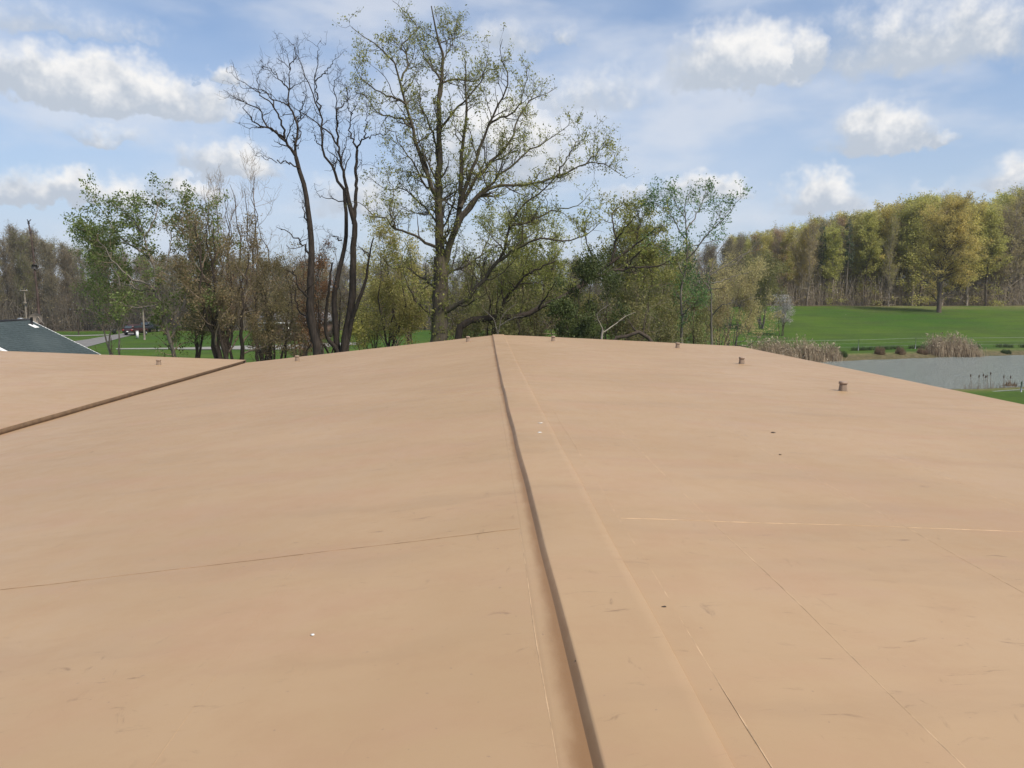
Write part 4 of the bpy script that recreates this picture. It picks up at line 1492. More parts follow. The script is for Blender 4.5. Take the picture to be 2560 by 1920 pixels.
# left bright green tree: crooked trunk leaning left, wide loose crown
def green_tree():
    rng = np.random.default_rng(31)
    d = 50
    trunk = [([dn(442, d), (440, 905), (432, 875), (425, 850), (410, 800), (400, 760), (385, 720), (360, 705), (330, 700)], 0.17, 0.06, (0, -1.5)),
             ([(428, 860), (440, 810), (455, 770), (470, 720), (480, 640), (470, 560), (455, 520)], 0.12, 0.03, (0, 1.5)),
             ([(402, 765), (390, 700), (375, 640), (355, 580), (340, 520), (330, 500)], 0.10, 0.02, (0, 0.5))]
    limbs = [([(330, 700), (290, 660), (255, 610), (225, 580), (190, 572)], 0.06, 0.012, (-1.5, -2)),
             ([(375, 640), (320, 610), (275, 560), (245, 510), (225, 505)], 0.06, 0.012, (0, 1.5)),
             ([(355, 580), (320, 540), (285, 510)], 0.05, 0.012, (0, -2)),
             ([(360, 590), (390, 540), (400, 500), (420, 495)], 0.05, 0.012, (0, 1.5)),
             ([(480, 640), (510, 590), (520, 550), (515, 520)], 0.05, 0.012, (1, -1)),
             ([(385, 720), (330, 720), (280, 700), (240, 680)], 0.06, 0.012, (-1, 2)),
             ([(400, 760), (350, 770), (310, 760), (270, 740)], 0.05, 0.012, (-1, -2.5)),
             ([(470, 720), (500, 690), (540, 650), (560, 620)], 0.05, 0.012, (0.5, 2.5)),
             ([(390, 700), (420, 640), (430, 580), (440, 540)], 0.06, 0.012, (0, 2.5)),
             ([(300, 715), (270, 640), (240, 600)], 0.04, 0.012, (-1.3, 0)),
             ([(450, 780), (480, 770), (520, 740)], 0.04, 0.012, (0, -1))]
    Pt, Rt = limb_set(trunk, d, rng, 18, 0.03)
    Pl, Rl = limb_set(limbs, d, rng, 12, 0.05)
    A = np.concatenate([resample_b(Pt, 12), Pl])
    B = np.concatenate([resample_r(Rt, 12), Rl])
    P1, R1 = grow(A, B, rng, 2.6, 0.8, 2.6, 30, 75, 6, 0.2, 0.06, 0.5, 0.3, 1.0, 0.4, 0.8, 0.04, rmin=0.012)
    P2, R2 = grow(P1, R1, rng, 2.4, 0.4, 1.2, 30, 70, 5, 0.22, 0.03, 0.6, 0.15, 1.0, 0.3, 0.7, 0.02, rmin=0.009)
    V, F = leaves_on(P2, rng, 20.0, 0.165, 0.15, 0.15, 0.3, 0.6)
    finish_tree('green_tree', 'leafy mid-green tree with crooked trunk, leftmost of the near trees', base_of(440, d),
                [[(Pt, Rt, 9), (Pl, Rl, 6)], [(P1, R1, 4), (P2, R2, 3)]], [(V, F, 'leaf_green', 'crown')], 'bark_grey', None, 'tree', None, 'twig_brown')


def resample_b(P, n):
    return np.array([resample(p, n) for p in P])


def resample_r(R, n):
    return np.array([np.interp(np.linspace(0, 1, n), np.linspace(0, 1, len(r)), r) for r in R])


green_tree()

NT_ = 'thicket trees behind the roof edge'
proc_tree('thicket_tree', 'dark multi-stemmed tree with small brown-green leaves right of the green tree', 570, 50, ht(560, 500, 50), 5, 4.2, 'leaf_brown', 6000, 0.15, 'bark_dark', 41, NT_, 'twig_brown', 0.12, r0=0.26, density=1.2)
proc_tree('thicket_tree', 'thin bare upright tree with fine straight twigs behind the brown thicket', 560, 58, ht(555, 452, 58), 6, 3.4, 'leaf_rust', 1800, 0.14, 'bark_dark', 42, NT_, 'twig_brown', 0.35, r0=0.17, up=0.28, density=1.1)
proc_tree('thicket_tree', 'slender bare grey tree with feathery top left of the leaning bare trunk', 665, 57, ht(650, 440, 57), 6, 3.8, 'leaf_brown', 1800, 0.14, 'bark_dark', 43, NT_, 'twig_brown', 0.40, r0=0.18, up=0.28, density=1.1)
proc_tree('thicket_tree', 'olive-leaved small tree between the green tree and the brown thicket', 480, 54, ht(470, 510, 54), 3, 3.0, 'leaf_olive', 5200, 0.16, 'bark_dark', 44, NT_, 'twig_brown', 0.0, r0=0.16)
proc_tree('thicket_tree', 'low brown bushy tree in front of the brick house', 690, 53, ht(680, 600, 53), 6, 3.6, 'leaf_brown', 5200, 0.15, 'bark_dark', 45, NT_, 'twig_brown', 0.1, r0=0.14)
proc_tree('thicket_tree', 'rust-tinged small tree clinging round the leaning bare trunk', 780, 47, ht(780, 560, 47), 4, 1.5, 'leaf_rust', 1500, 0.13, 'bark_dark', 46, NT_, 'bark_dark', 0.1, r0=0.10)
proc_tree('thicket_tree', 'twiggy brown tree between the two tall bare trees', 830, 52, ht(830, 560, 52), 6, 2.8, 'leaf_brown', 1400, 0.13, 'bark_dark', 47, NT_, 'twig_brown', 0.2, r0=0.12, up=0.22)
proc_tree('thicket_tree', 'yellow-green young tree just left of the big trunk', 985, 52, ht(980, 560, 52), 4, 3.6, 'leaf_yellowgreen', 4600, 0.17, 'bark_dark', 48, NT_, 'twig_brown', 0.0, r0=0.14)
proc_tree('thicket_tree', 'low yellow-green bush beneath the left boughs of the big tree', 1010, 60, ht(1010, 650, 60), 5, 4.2, 'leaf_yellowgreen', 5200, 0.18, 'bark_dark', 49, NT_, 'twig_brown', 0.0, r0=0.12)
proc_tree('thicket_tree', 'tangled brown undergrowth tree right of the big trunk', 1245, 49, ht(1240, 640, 49), 7, 3.6, 'leaf_olive', 3600, 0.15, 'bark_dark', 50, NT_, 'twig_brown', 0.0, r0=0.13)
proc_tree('thicket_tree', 'olive crown filling the gap behind the low right boughs', 1330, 58, ht(1330, 520, 58), 4, 5.0, 'leaf_bigtree', 9000, 0.19, 'bark_dark', 51, NT_, 'twig_brown', 0.0, r0=0.2)
proc_tree('thicket_tree', 'grey-brown twiggy tree right of the dark green bush', 1590, 52, ht(1590, 660, 52), 6, 3.4, 'leaf_olive', 2600, 0.15, 'bark_dark', 52, NT_, 'twig_greybrown', 0.0, r0=0.12)
proc_tree('thicket_tree', 'rounded yellow-olive tree standing behind the dark green bush', 1560, 60, ht(1545, 500, 60), 3, 5.0, 'leaf_bigtree', 9500, 0.20, 'bark_dark', 53, NT_, 'twig_brown', 0.0, r0=0.22)
proc_tree('thicket_tree', 'low olive tangle left of the slender pale sapling', 1640, 64, ht(1640, 640, 64), 6, 4.4, 'leaf_olive', 5200, 0.19, 'bark_dark', 54, NT_, 'twig_greybrown', 0.0, r0=0.13)
proc_tree('thicket_tree', 'grey-olive bushy tree at the left end of the field', 1830, 86, ht(1830, 655, 86), 6, 5.0, 'leaf_greyolive', 5200, 0.22, 'bark_grey', 55, NT_, 'twig_greybrown', 0.0, r0=0.15)
proc_tree('thicket_tree', 'olive bushes merging into the wood above the reeds', 1905, 112, ht(1905, 670, 112), 6, 5.5, 'leaf_olive', 5200, 0.26, 'bark_grey', 56, NT_, 'twig_greybrown', 0.0, r0=0.15)


proc_tree('green_tree', 'airy pale green tree just behind the leftmost green tree', 290, 57, ht(300, 560, 57), 3, 3.4, 'leaf_green', 3000, 0.17, 'bark_grey', 57, NT_, 'twig_brown', 0.0, r0=0.12, first=0.42)
for i, (px, d, yt, lm, lab) in enumerate([
        (925, 62, 700, 'leaf_yellowgreen', 'low light-green bush between the right bare tree and the big trunk'),
        (1165, 55, 735, 'leaf_olive', 'low olive brush hugging the right foot of the big trunk'),
        (1300, 62, 700, 'leaf_olive', 'olive brush filling the space under the leaning trunk'),
        (1375, 52, 745, 'leaf_olive', 'low brush just left of the dark green tree'),
        (1420, 66, 660, 'leaf_bigtree', 'yellow-olive bush showing behind the leaning trunk'),
        (1540, 50, 760, 'leaf_olive', 'low olive brush behind the pale dead snag'),
        (1660, 58, 740, 'leaf_olive', 'low olive brush left of the sapling trunk'),
        (1745, 66, 735, 'leaf_olive', 'low olive brush between the sapling and the pale tree'),
        (1240, 72, 640, 'leaf_bigtree', 'tall olive brush behind the right limbs of the big tree'),
        (1800, 74, 700, 'leaf_greyolive', 'grey-olive brush right of the pale tree'),
        (750, 62, 660, 'leaf_brown', 'brown brush behind the leaning bare tree'),
        (1690, 76, 640, 'leaf_greyolive', 'grey-olive brush behind the sapling')]):
    proc_tree('brush_bush', lab, px, d, ht(px, yt, d), 7, 3.4, lm, 3000, 0.18, 'bark_dark', 300 + i, 'brush behind the roof edge', 'twig_brown', 0.0, r0=0.08, first=0.08, density=1.1)


def leaning_tree():
    """heavy trunk lying low to the right, its own yellow-green crown"""
    rng = np.random.default_rng(61)
    d = 47
    trunk = [([dn(1140, d), (1142, 870), (1150, 815), (1170, 803), (1195, 798), (1250, 792), (1303, 789), (1346, 772), (1418, 735), (1470, 700), (1530, 655), (1590, 610)], 0.30, 0.07, (0, 3)),
             ([(1440, 722), (1499, 688), (1563, 671), (1650, 665), (1690, 640)], 0.13, 0.03, (1.8, 2.6)),
             ([(1250, 792), (1262, 750), (1300, 705), (1330, 680), (1390, 650)], 0.12, 0.03, (0.9, -0.5))]
    limbs = [([(1530, 655), (1540, 600), (1530, 540), (1560, 500)], 0.09, 0.015, (2.4, 3)),
             ([(1470, 700), (1480, 640), (1460, 580), (1470, 530)], 0.08, 0.015, (2, 0.5)),
             ([(1590, 610), (1630, 580), (1660, 560)], 0.06, 0.015, (3, 1.5)),
             ([(1563, 671), (1600, 630), (1640, 600)], 0.06, 0.015, (2.2, 0)),
             ([(1590, 610), (1600, 560), (1590, 520)], 0.06, 0.015, (3, 4.5)),
             ([(1346, 772), (1380, 720), (1400, 680)], 0.07, 0.015, (1.3, -0.6)),
             ([(1540, 600), (1570, 560), (1600, 530)], 0.05, 0.015, (2.6, 1.2))]
    Pt, Rt = limb_set(trunk, d, rng, 20, 0.04)
    Pl, Rl = limb_set(limbs, d, rng, 12, 0.05)
    A = np.concatenate([resample_b(Pt[1:], 12), Pl])
    B = np.concatenate([resample_r(Rt[1:], 12), Rl])
    P1, R1 = grow(A, B, rng, 1.9, 0.8, 2.8, 30, 75, 7, 0.25, 0.08, 0.5, 0.15, 1.0, 0.4, 0.8, 0.05, rmin=0.012)
    P2, R2 = grow(P1, R1, rng, 2.2, 0.4, 1.3, 30, 70, 5, 0.25, 0.08, 0.6, 0.15, 1.0, 0.3, 0.7, 0.02, rmin=0.009)
    P3, R3 = grow(P2, R2, rng, 1.6, 0.2, 0.6, 30, 70, 4, 0.25, 0.08, 0.6, 0.15, 1.0, 0.3, 0.7, 0.012, rmin=0.007)
    V, F = leaves_on(np.concatenate([P2, P2]), rng, 6.0, 0.165, 0.08, 0.15, 0.4, 0.5)
    finish_tree('leaning_tree', 'tree with a heavy trunk lying low to the right under the big tree', base_of(1150, d),
                [[(Pt, Rt, 10), (Pl, Rl, 6)], [(P1, R1, 4), (P2, R2, 3), (P3, R3, 3)]], [(V, F, 'leaf_bigtree', 'crown')], 'bark_dark', None, 'tree', None, 'bark_dark')


leaning_tree()
proc_tree('dark_green_tree', 'dense dark green small tree right of the roof peak', 1480, 45, ht(1465, 612, 45), 5, 2.6, 'leaf_dark', 7500, 0.16, 'bark_dark', 63, None, 'bark_dark', 0.0, r0=0.10, first=0.08, aspect=0.65, up=0.02)


def sapling():
    rng = np.random.default_rng(71)
    d = 50
    trunk = [([dn(1704, d), (1704, 870), (1704, 798), (1702, 733), (1708, 700), (1717, 646), (1717, 592), (1714, 548), (1713, 500), (1735, 470)], 0.13, 0.02, 0)]
    limbs = [([(1714, 650), (1740, 625), (1765, 590), (1808, 548), (1840, 510), (1855, 495)], 0.06, 0.01, -1.5),
             ([(1716, 600), (1690, 560), (1670, 520), (1655, 490)], 0.05, 0.01, 1.5),
             ([(1710, 690), (1690, 650), (1660, 630), (1630, 600)], 0.05, 0.01, -1.5),
             ([(1717, 575), (1745, 530), (1760, 490), (1765, 465)], 0.05, 0.01, 1.6),
             ([(1714, 548), (1690, 510), (1690, 475)], 0.04, 0.01, -1.2),
             ([(1670, 530), (1640, 510), (1612, 512)], 0.035, 0.01, (0.8, 0)),
             ([(1780, 570), (1800, 540), (1800, 500)], 0.035, 0.01, (-0.8, 0.6)),
             ([(1716, 620), (1750, 610), (1790, 600), (1820, 590)], 0.04, 0.01, 1.2),
             ([(1703, 760), (1730, 740), (1745, 700)], 0.05, 0.012, 1),
             ([(1704, 790), (1725, 770), (1750, 745)], 0.05, 0.012, -1)]
    Pt, Rt = limb_set(trunk, d, rng, 20, 0.02)
    Pl, Rl = limb_set(limbs, d, rng, 12, 0.04)
    P1, R1 = grow(np.concatenate([resample_b(Pt, 12), Pl]), np.concatenate([resample_r(Rt, 12), Rl]), rng, 3.2, 0.6, 2.0, 25, 60, 6, 0.18, 0.15, 0.5, 0.3, 1.0, 0.4, 0.8, 0.025, rmin=0.010)
    P2, R2 = grow(P1, R1, rng, 3.4, 0.25, 0.8, 25, 60, 4, 0.2, 0.1, 0.6, 0.15, 1.0, 0.3, 0.6, 0.013, rmin=0.008)
    V, F = leaves_on(P2, rng, 11.0, 0.14, 0.17, 0.2, 0.3, 0.6)
    finish_tree('sapling', 'slender sapling with loose airy green crown right of the thicket', base_of(1704, d), [[(Pt, Rt, 8), (Pl, Rl, 6)], [(P1, R1, 4), (P2, R2, 3)]],
                [(V, F, 'leaf_bluegreen', 'crown')], 'bark_grey')
    # pale half-bare neighbour
    d = 52
    trunk = [([dn(1780, d), (1779, 860), (1778, 798), (1778, 733), (1771, 718), (1774, 690), (1808, 668), (1850, 640), (1880, 626)], 0.12, 0.02, 0)]
    limbs = [([(1774, 690), (1785, 650), (1810, 610), (1830, 590)], 0.05, 0.01, 1), ([(1776, 722), (1800, 720), (1817, 718)], 0.045, 0.012, -1),
             ([(1775, 705), (1800, 702), (1840, 690), (1880, 678)], 0.045, 0.01, 1.5), ([(1778, 790), (1800, 765), (1830, 760), (1880, 745)], 0.05, 0.01, -1.4),
             ([(1778, 780), (1760, 755), (1745, 740)], 0.04, 0.01, 0.6), ([(1808, 668), (1840, 655), (1890, 610)], 0.04, 0.01, 1.2),
             ([(1771, 718), (1750, 690), (1735, 660)], 0.04, 0.01, -0.8)]
    Pt, Rt = limb_set(trunk, d, rng, 18, 0.02)
    Pl, Rl = limb_set(limbs, d, rng, 12, 0.04)
    P1, R1 = grow(Pl, Rl, rng, 1.5, 0.5, 1.8, 25, 60, 6, 0.2, 0.1, 0.5, 0.2, 1.0, 0.4, 0.8, 0.025, rmin=0.010)
    P2, R2 = grow(P1, R1, rng, 2.0, 0.25, 0.8, 25, 60, 4, 0.2, 0.1, 0.6, 0.15, 1.0, 0.3, 0.6, 0.013, rmin=0.008)
    V, F = leaves_on(P2, rng, 1.0, 0.14, 0.07, 0.2, 0.3, 0.6)
    finish_tree('pale_tree', 'pale-barked sparse tree with outstretched boughs next to the sapling', base_of(1780, d), [[(Pt, Rt, 8), (Pl, Rl, 6)], [(P1, R1, 4), (P2, R2, 3)]],
                [(V, F, 'leaf_olive', 'crown')], 'bark_grey')


sapling()


def dead_wood():
    rng = np.random.default_rng(81)
    d = 40
    P, R = limb_set([([dn(1503, d), (1505, 900), (1504, 845), (1507, 824)], 0.09, 0.06, 0), ([(1507, 826), (1500, 808), (1493, 795), (1497, 780), (1525, 760)], 0.03, 0.008, -0.4),
                     ([(1506, 832), (1525, 820), (1545, 805), (1563, 792), (1590, 780)], 0.04, 0.008, 0.6), ([(1545, 805), (1556, 800), (1562, 801)], 0.02, 0.006, (0.3, 0)),
                     ([(1556, 797), (1562, 790), (1560, 784)], 0.018, 0.006, (0.4, 0.5))], d, rng, 12, 0.01)
    finish_tree('dead_snag', 'pale grey dead snag with two thin arms behind the roof', base_of(1503, d), [[(P, R, 7)]], [], 'bark_pale')
    d = 42
    P, R = limb_set([([dn(1525, d), (1527, 880), (1537, 846), (1577, 838), (1592, 830), (1609, 836), (1632, 856), (1640, 900), dn(1642, d)], 0.07, 0.13, 0),
                     ([(1592, 830), (1580, 815), (1570, 795)], 0.05, 0.02, 0.5), ([(1609, 836), (1612, 800), (1622, 760)], 0.04, 0.012, 0.8)], d, rng, 18, 0.015)
    P1, R1 = grow(P, R, rng, 2, 0.3, 1.0, 30, 80, 5, 0.3, 0.1, 0.4, 0.2, 1, 0.3, 0.8, 0.02, rmin=0.008)
    finish_tree('arched_trunk', 'dark fallen trunk arching just above the roof edge', base_of(1590, d), [[(P, R, 8)], [(P1, R1, 4)]], [], 'bark_dark')
    P, R = limb_set([([dn(1822, 44), (1825, 900), (1840, 862), (1860, 855), (1872, 830), (1880, 812)], 0.05, 0.01, 0), ([(1840, 862), (1865, 866), (1885, 855), (1898, 838)], 0.035, 0.008, -0.4),
                     ([(1872, 830), (1866, 815), (1862, 803)], 0.018, 0.006, 0.2), ([(1830, 880), (1836, 840), (1842, 800)], 0.03, 0.008, 0.5), ([(1885, 855), (1880, 862), (1874, 868)], 0.015, 0.006, -0.3)], 44, rng, 12, 0.01)
    finish_tree('bare_bush', 'small dark bare bush with curling boughs left of the reeds', base_of(1822, 44), [[(P, R, 6)]], [], 'bark_dark', None, 'bush')
    P, R = limb_set([([dn(1245, 43), (1240, 880), (1248, 820), (1255, 790), (1268, 775), (1290, 760)], 0.05, 0.012, 0), ([(1250, 815), (1272, 800), (1290, 793), (1310, 792)], 0.035, 0.01, -0.5),
                     ([(1245, 840), (1235, 800), (1222, 785), (1205, 770)], 0.03, 0.01, 0.5)], 43, rng, 12, 0.012)
    finish_tree('bare_bush', 'greyish bare bush at the peak of the tan roof', base_of(1245, 43), [[(P, R, 6)]], [], 'bark_grey', None, 'bush')
    for i, (px, yt, dd, lab) in enumerate([(278, 850, 43, 'low bare twiggy shrub at the end of the green house roof'), (1330, 800, 44, 'thin bare shrub right of the roof peak'),
                                           (730, 850, 46, 'low bare shrub at the foot of the leaning bare tree'), (640, 850, 46, 'short dark leaning shrub left of the bare trees')]):
        bs = np.array(base_of(px, dd))
        h = ht(px, yt, dd)
        Ps, Rs = [], []
        for s in range(7):
            a = rng.uniform(0, 6.28)
            tp = bs + np.array([math.cos(a) * 0.9, math.sin(a) * 0.9, h * rng.uniform(0.7, 1.1)])
            Ps.append(resample([bs, bs * 0.6 + tp * 0.4 + rng.normal(0, 0.1, 3), tp], 10, rng, 0.03))
            Rs.append(np.linspace(0.03, 0.008, 10))
        P, R = np.array(Ps), np.array(Rs)
        P1, R1 = grow(P, R, rng, 2.2, 0.4, 1.2, 25, 60, 5, 0.2, 0.2, 0.6, 0.4, 1, 0.3, 0.7, 0.012, rmin=0.007)
        finish_tree('bare_shrub', lab, bs, [[(P, R, 5)], [(P1, R1, 3)]], [], 'bark_dark', None, 'shrub')


dead_wood()

# ------------------------------------------------------------------ woods: grown once per kind, copied tree by tree


def proto(kind, seed):
    """forest tree 20 m tall at the origin: returns dict of meshes"""
    rng = np.random.default_rng(seed)
    Hh = 20.0
    lean = rng.normal(0, 0.5, 2)
    tr = resample([(0, 0, -0.8), (lean[0] * 0.3, lean[1] * 0.3, Hh * 0.3), (rng.normal(0, 0.35), rng.normal(0, 0.35), Hh * 0.65), (lean[0], lean[1], Hh * 0.985)], 18, rng, 0.05)
    P0 = tr[None]
    dark = False
    if kind == 'leafy':
        R0 = (0.21 * (1 - 0.93 * np.linspace(0, 1, 18)))[None]
        P1, R1 = grow(P0, R0, rng, 2.4, 3.6, 7.0, 22, 58, 8, 0.14, 0.16, 0.5, 0.30, 0.97, 0.55, 0.85, 0.09, rmin=0.03)
        Pd, Rd = grow(P0, R0, rng, 1.6, 1.4, 3.6, 50, 95, 6, 0.18, 0.05, 0.3, 0.06, 0.5, 0.2, 0.85, 0.05, rmin=0.025)
        Pe, Re = grow(Pd, Rd, rng, 2.0, 0.5, 1.4, 25, 70, 4, 0.2, 0.1, 0.6, 0.1, 1, 0.3, 0.7, 0.02, rmin=0.016)
        P2, R2 = grow(P1, R1, rng, 1.6, 0.8, 2.2, 25, 60, 5, 0.2, 0.2, 0.55, 0.2, 1.0, 0.4, 0.7, 0.03, rmin=0.018)
        P3, R3 = grow(P2, R2, rng, 1.6, 0.4, 1.0, 25, 60, 4, 0.2, 0.15, 0.6, 0.2, 1.0, 0.3, 0.6, 0.014, rmin=0.011)
        tw = np.concatenate([P3, P2[:, [0, 1, 3, 4]], Pe[: len(Pe) // 2]])
        V, F = leaves_on(tw, rng, 11500 / len(tw), 0.27, 0.3, 0.2, 0.2, 0.6)
    elif kind == 'twiggy':
        R0 = (0.17 * (1 - 0.93 * np.linspace(0, 1, 18)))[None]
        P1, R1 = grow(P0, R0, rng, 2.6, 3.2, 6.6, 20, 55, 8, 0.14, 0.18, 0.5, 0.18, 0.97, 0.5, 0.85, 0.08, rmin=0.03)
        Pd, Rd = grow(P0, R0, rng, 1.8, 1.2, 3.4, 50, 95, 6, 0.18, 0.05, 0.3, 0.05, 0.4, 0.2, 0.85, 0.05, rmin=0.025)
        Pe, Re = grow(Pd, Rd, rng, 2.4, 0.5, 1.4, 25, 70, 4, 0.2, 0.1, 0.6, 0.1, 1, 0.3, 0.7, 0.02, rmin=0.016)
        P2, R2 = grow(P1, R1, rng, 2.4, 0.9, 2.6, 20, 55, 5, 0.18, 0.25, 0.55, 0.2, 1.0, 0.4, 0.7, 0.03, rmin=0.020)
        P3, R3 = grow(P2, R2, rng, 2.7, 0.4, 1.4, 20, 55, 3, 0.2, 0.2, 0.6, 0.2, 1.0, 0.3, 0.6, 0.014, rmin=0.011)
        V, F = leaves_on(P3, rng, 5000 / max(1, len(P3)), 0.20, 0.2, 0.3, 0.2, 0.6)
    elif kind == 'conifer':
        R0 = (0.22 * (1 - 0.95 * np.linspace(0, 1, 18)))[None]
        P1, R1 = grow(P0, R0, rng, 6.0, 1.6, 2.6, 75, 105, 6, 0.08, -0.02, 0.3, 0.45, 0.995, 0.80, 0.85, 0.05, rmin=0.02)
        Pd, Rd = grow(P0, R0, rng, 1.2, 0.8, 2.0, 80, 105, 5, 0.12, -0.02, 0.3, 0.2, 0.5, 0.2, 0.85, 0.04, rmin=0.02)
        P2, R2 = grow(P1, R1, rng, 3.5, 0.3, 0.9, 35, 65, 4, 0.12, 0.02, 0.5, 0.2, 1.0, 0.4, 0.7, 0.02, rmin=0.012)
        P3, R3 = P2[:0], R2[:0]
        V, F = leaves_on(P2, rng, 6, 0.30, 0.12, 0.1, 0.2, 0.35)
    elif kind == 'oak':
        R0 = (0.40 * (1 - 0.93 * np.linspace(0, 1, 18) ** 0.8))[None]
        P1, R1 = grow(P0, R0, rng, 2.6, 6.5, 10.0, 32, 82, 10, 0.12, 0.10, 0.5, 0.13, 0.98, 0.52, 0.88, 0.2, rmin=0.05)
        Pd, Rd = P1[:0, :6], R1[:0, :6]
        P2, R2 = grow(P1, R1, rng, 1.7, 1.4, 3.8, 25, 65, 6, 0.18, 0.12, 0.55, 0.2, 1.0, 0.4, 0.75, 0.06, rmin=0.022)
        P3, R3 = grow(P2, R2, rng, 1.7, 0.5, 1.5, 25, 65, 4, 0.2, 0.1, 0.6, 0.2, 1.0, 0.3, 0.6, 0.025, rmin=0.014)
        V, F = leaves_on(P3, rng, 36000 / max(1, len(P3)), 0.24, 0.25, 0.2, 0.2, 0.6)
    top = np.percentile(V[:, 2], 99.5)
    sc_ = Hh / top
    for arr in (P0, P1, Pd, P2, P3, V):
        arr *= sc_
    if kind in ('leafy', 'twiggy'):
        Pe *= sc_
    t = MB().tubes(P0, R0, 8)
    b = MB().tubes(P1, R1, 4)
    if len(Pd):
        b.tubes(Pd, Rd, 4)
    if kind in ('leafy', 'twiggy'):
        b.tubes(Pe, Re, 3)
    b.tubes(P2, R2, 3)
    if len(P3):
        b.tubes(P3, R3, 3)
    return t, b, (V, F)


def proto_meshes(kind, seed, barkm, twigm, leafm):
    t, b, (V, F) = proto(kind, seed)
    return (t.mesh('trunk', barkm, True), b.mesh('branches', twigm), MB().add(V, F).mesh('crown', leafm))


def plant(name, meshes, label, group, loc, height, rz, sxy=1.0):
    root = thing(name, label, 'tree', loc, group)
    s = height / 20.0
    for nm, me in zip(('trunk', 'branches', 'crown'), meshes):
        o = bpy.data.objects.new(nm, me)
        COL.objects.link(o)
        o.parent = root
        o.scale = (s * sxy, s * sxy, s)
        o.rotation_euler = (0, 0, rz)


rngF = np.random.default_rng(99)
PK = {
    'yellow': [proto_meshes('leafy', 101, 'bark_forest', 'bark_forest', 'leaf_yellow'), proto_meshes('leafy', 102, 'bark_forest_dark', 'bark_forest', 'leaf_yellow'), proto_meshes('leafy', 103, 'bark_forest', 'bark_forest', 'leaf_yellowgreen'),
               proto_meshes('leafy', 104, 'bark_forest_dark', 'bark_forest_dark', 'leaf_yellowgreen')],
    'grey': [proto_meshes('twiggy', 111, 'bark_grey', 'twig_greybrown', 'leaf_greyolive'), proto_meshes('twiggy', 112, 'bark_forest', 'twig_greybrown', 'leaf_greyolive'), proto_meshes('twiggy', 113, 'bark_forest_dark', 'twig_greybrown', 'leaf_olive')],
    'rosy': [proto_meshes('twiggy', 121, 'bark_forest', 'twig_greybrown', 'leaf_rosy')],
    'brown': [proto_meshes('twiggy', 131, 'bark_forest_dark', 'twig_grey', 'leaf_greydull'), proto_meshes('twiggy', 132, 'bark_grey', 'twig_grey', 'leaf_greydull'), proto_meshes('twiggy', 133, 'bark_forest_dark', 'twig_grey', 'leaf_olive')],
    'conifer': [proto_meshes('conifer', 141, 'bark_forest', 'bark_forest', 'leaf_conifer')],
}
LAB = {'yellow': 'tall yellow-green tree', 'grey': 'grey-olive twiggy tree',
       'rosy': 'reddish budding tree', 'brown': 'bare brown-grey tree', 'conifer': 'dark conifer rising from the right-hand wood'}
GRP = {k: v for k, v in (('yellow', 'yellow-green trees of the right wood'), ('grey', 'twiggy trees of the right wood'), ('rosy', 'reddish trees of the right wood'), ('brown', 'bare trees of the left and middle wood'), ('conifer', 'conifers of the right wood'))}
NAME = {'yellow': 'leafing_wood_tree', 'grey': 'twiggy_wood_tree', 'rosy': 'budding_wood_tree', 'brown': 'bare_wood_tree', 'conifer': 'conifer'}
TOPX = [-200, 0, 40, 90, 150, 250, 400, 700, 1000, 1400, 1700, 1850, 1930, 2000, 2060, 2130, 2200, 2260, 2350, 2430, 2480, 2560, 2800]
TOPY = [600, 598, 570, 575, 612, 622, 640, 650, 655, 650, 625, 590, 575, 560, 545, 540, 528, 505, 488, 520, 490, 470, 450]


def where(px):
    for lim, w in ((230, 'behind the green-roofed house'), (520, 'behind the green tree'), (740, 'behind the brown thicket'), (960, 'behind the two bare trees'),
                   (1250, 'behind the big tree'), (1500, 'behind the dark green tree'), (1880, 'behind the sapling'), (2030, 'left of the conifers'), (2130, 'beside the conifers'),
                   (2230, 'left of the round tree'), (2470, 'behind the round tree'), (9999, 'right of the round tree')):
        if px < lim:
            return w


def wood(pxs, depth0, kindf, dj, hj):
    row = 'front' if depth0 < 149 else ('second' if depth0 < 159 else ('third' if depth0 < 172 else 'rear'))
    for px in pxs:
        px = px + rngF.uniform(-14, 14)
        d = depth0 + rngF.uniform(-dj, dj)
        p = at(px, 740, d)
        z = float(gz(p[0], p[1]))
        ytop = float(np.interp(px, TOPX, TOPY)) + rngF.uniform(-14, 22) * hj
        h = at(px, ytop, d)[2] - z
        k = kindf(px)
        me = PK[k][rngF.integers(len(PK[k]))]
        plant(NAME[k], me, LAB[k] + ', ' + row + ' row of the wood ' + where(px), GRP[k], (p[0], p[1], z), h, rngF.uniform(0, 6.28), rngF.uniform(0.95, 1.45))


def kr(px):
    r = rngF.random()
    if px < 2130:
        return 'grey' if r < 0.45 else ('yellow' if r < 0.93 else 'rosy')
    return 'yellow' if r < 0.80 else 'grey'


# right-hand wood, front row to back
wood(np.arange(1890, 2740, 27), 147, kr, 3, 1.2)
wood(np.arange(1880, 2780, 27), 156, kr, 4, 0.9)
wood(np.arange(1850, 2820, 30), 168, kr, 5, 0.7)
wood(np.arange(1850, 2860, 34), 184, kr, 6, 0.5)
wood(np.arange(1850, 2880, 38), 200, kr, 6, 0.3)
# left and middle wood
wood(np.arange(-120, 1900, 40), 141, lambda p: 'brown', 3, 1.0)
wood(np.arange(-140, 1900, 40), 150, lambda p: 'brown', 4, 0.7)
wood(np.arange(-160, 1900, 46), 162, lambda p: 'brown', 5, 0.5)
wood(np.arange(-180, 1900, 54), 178, lambda p: 'brown', 6, 0.3)
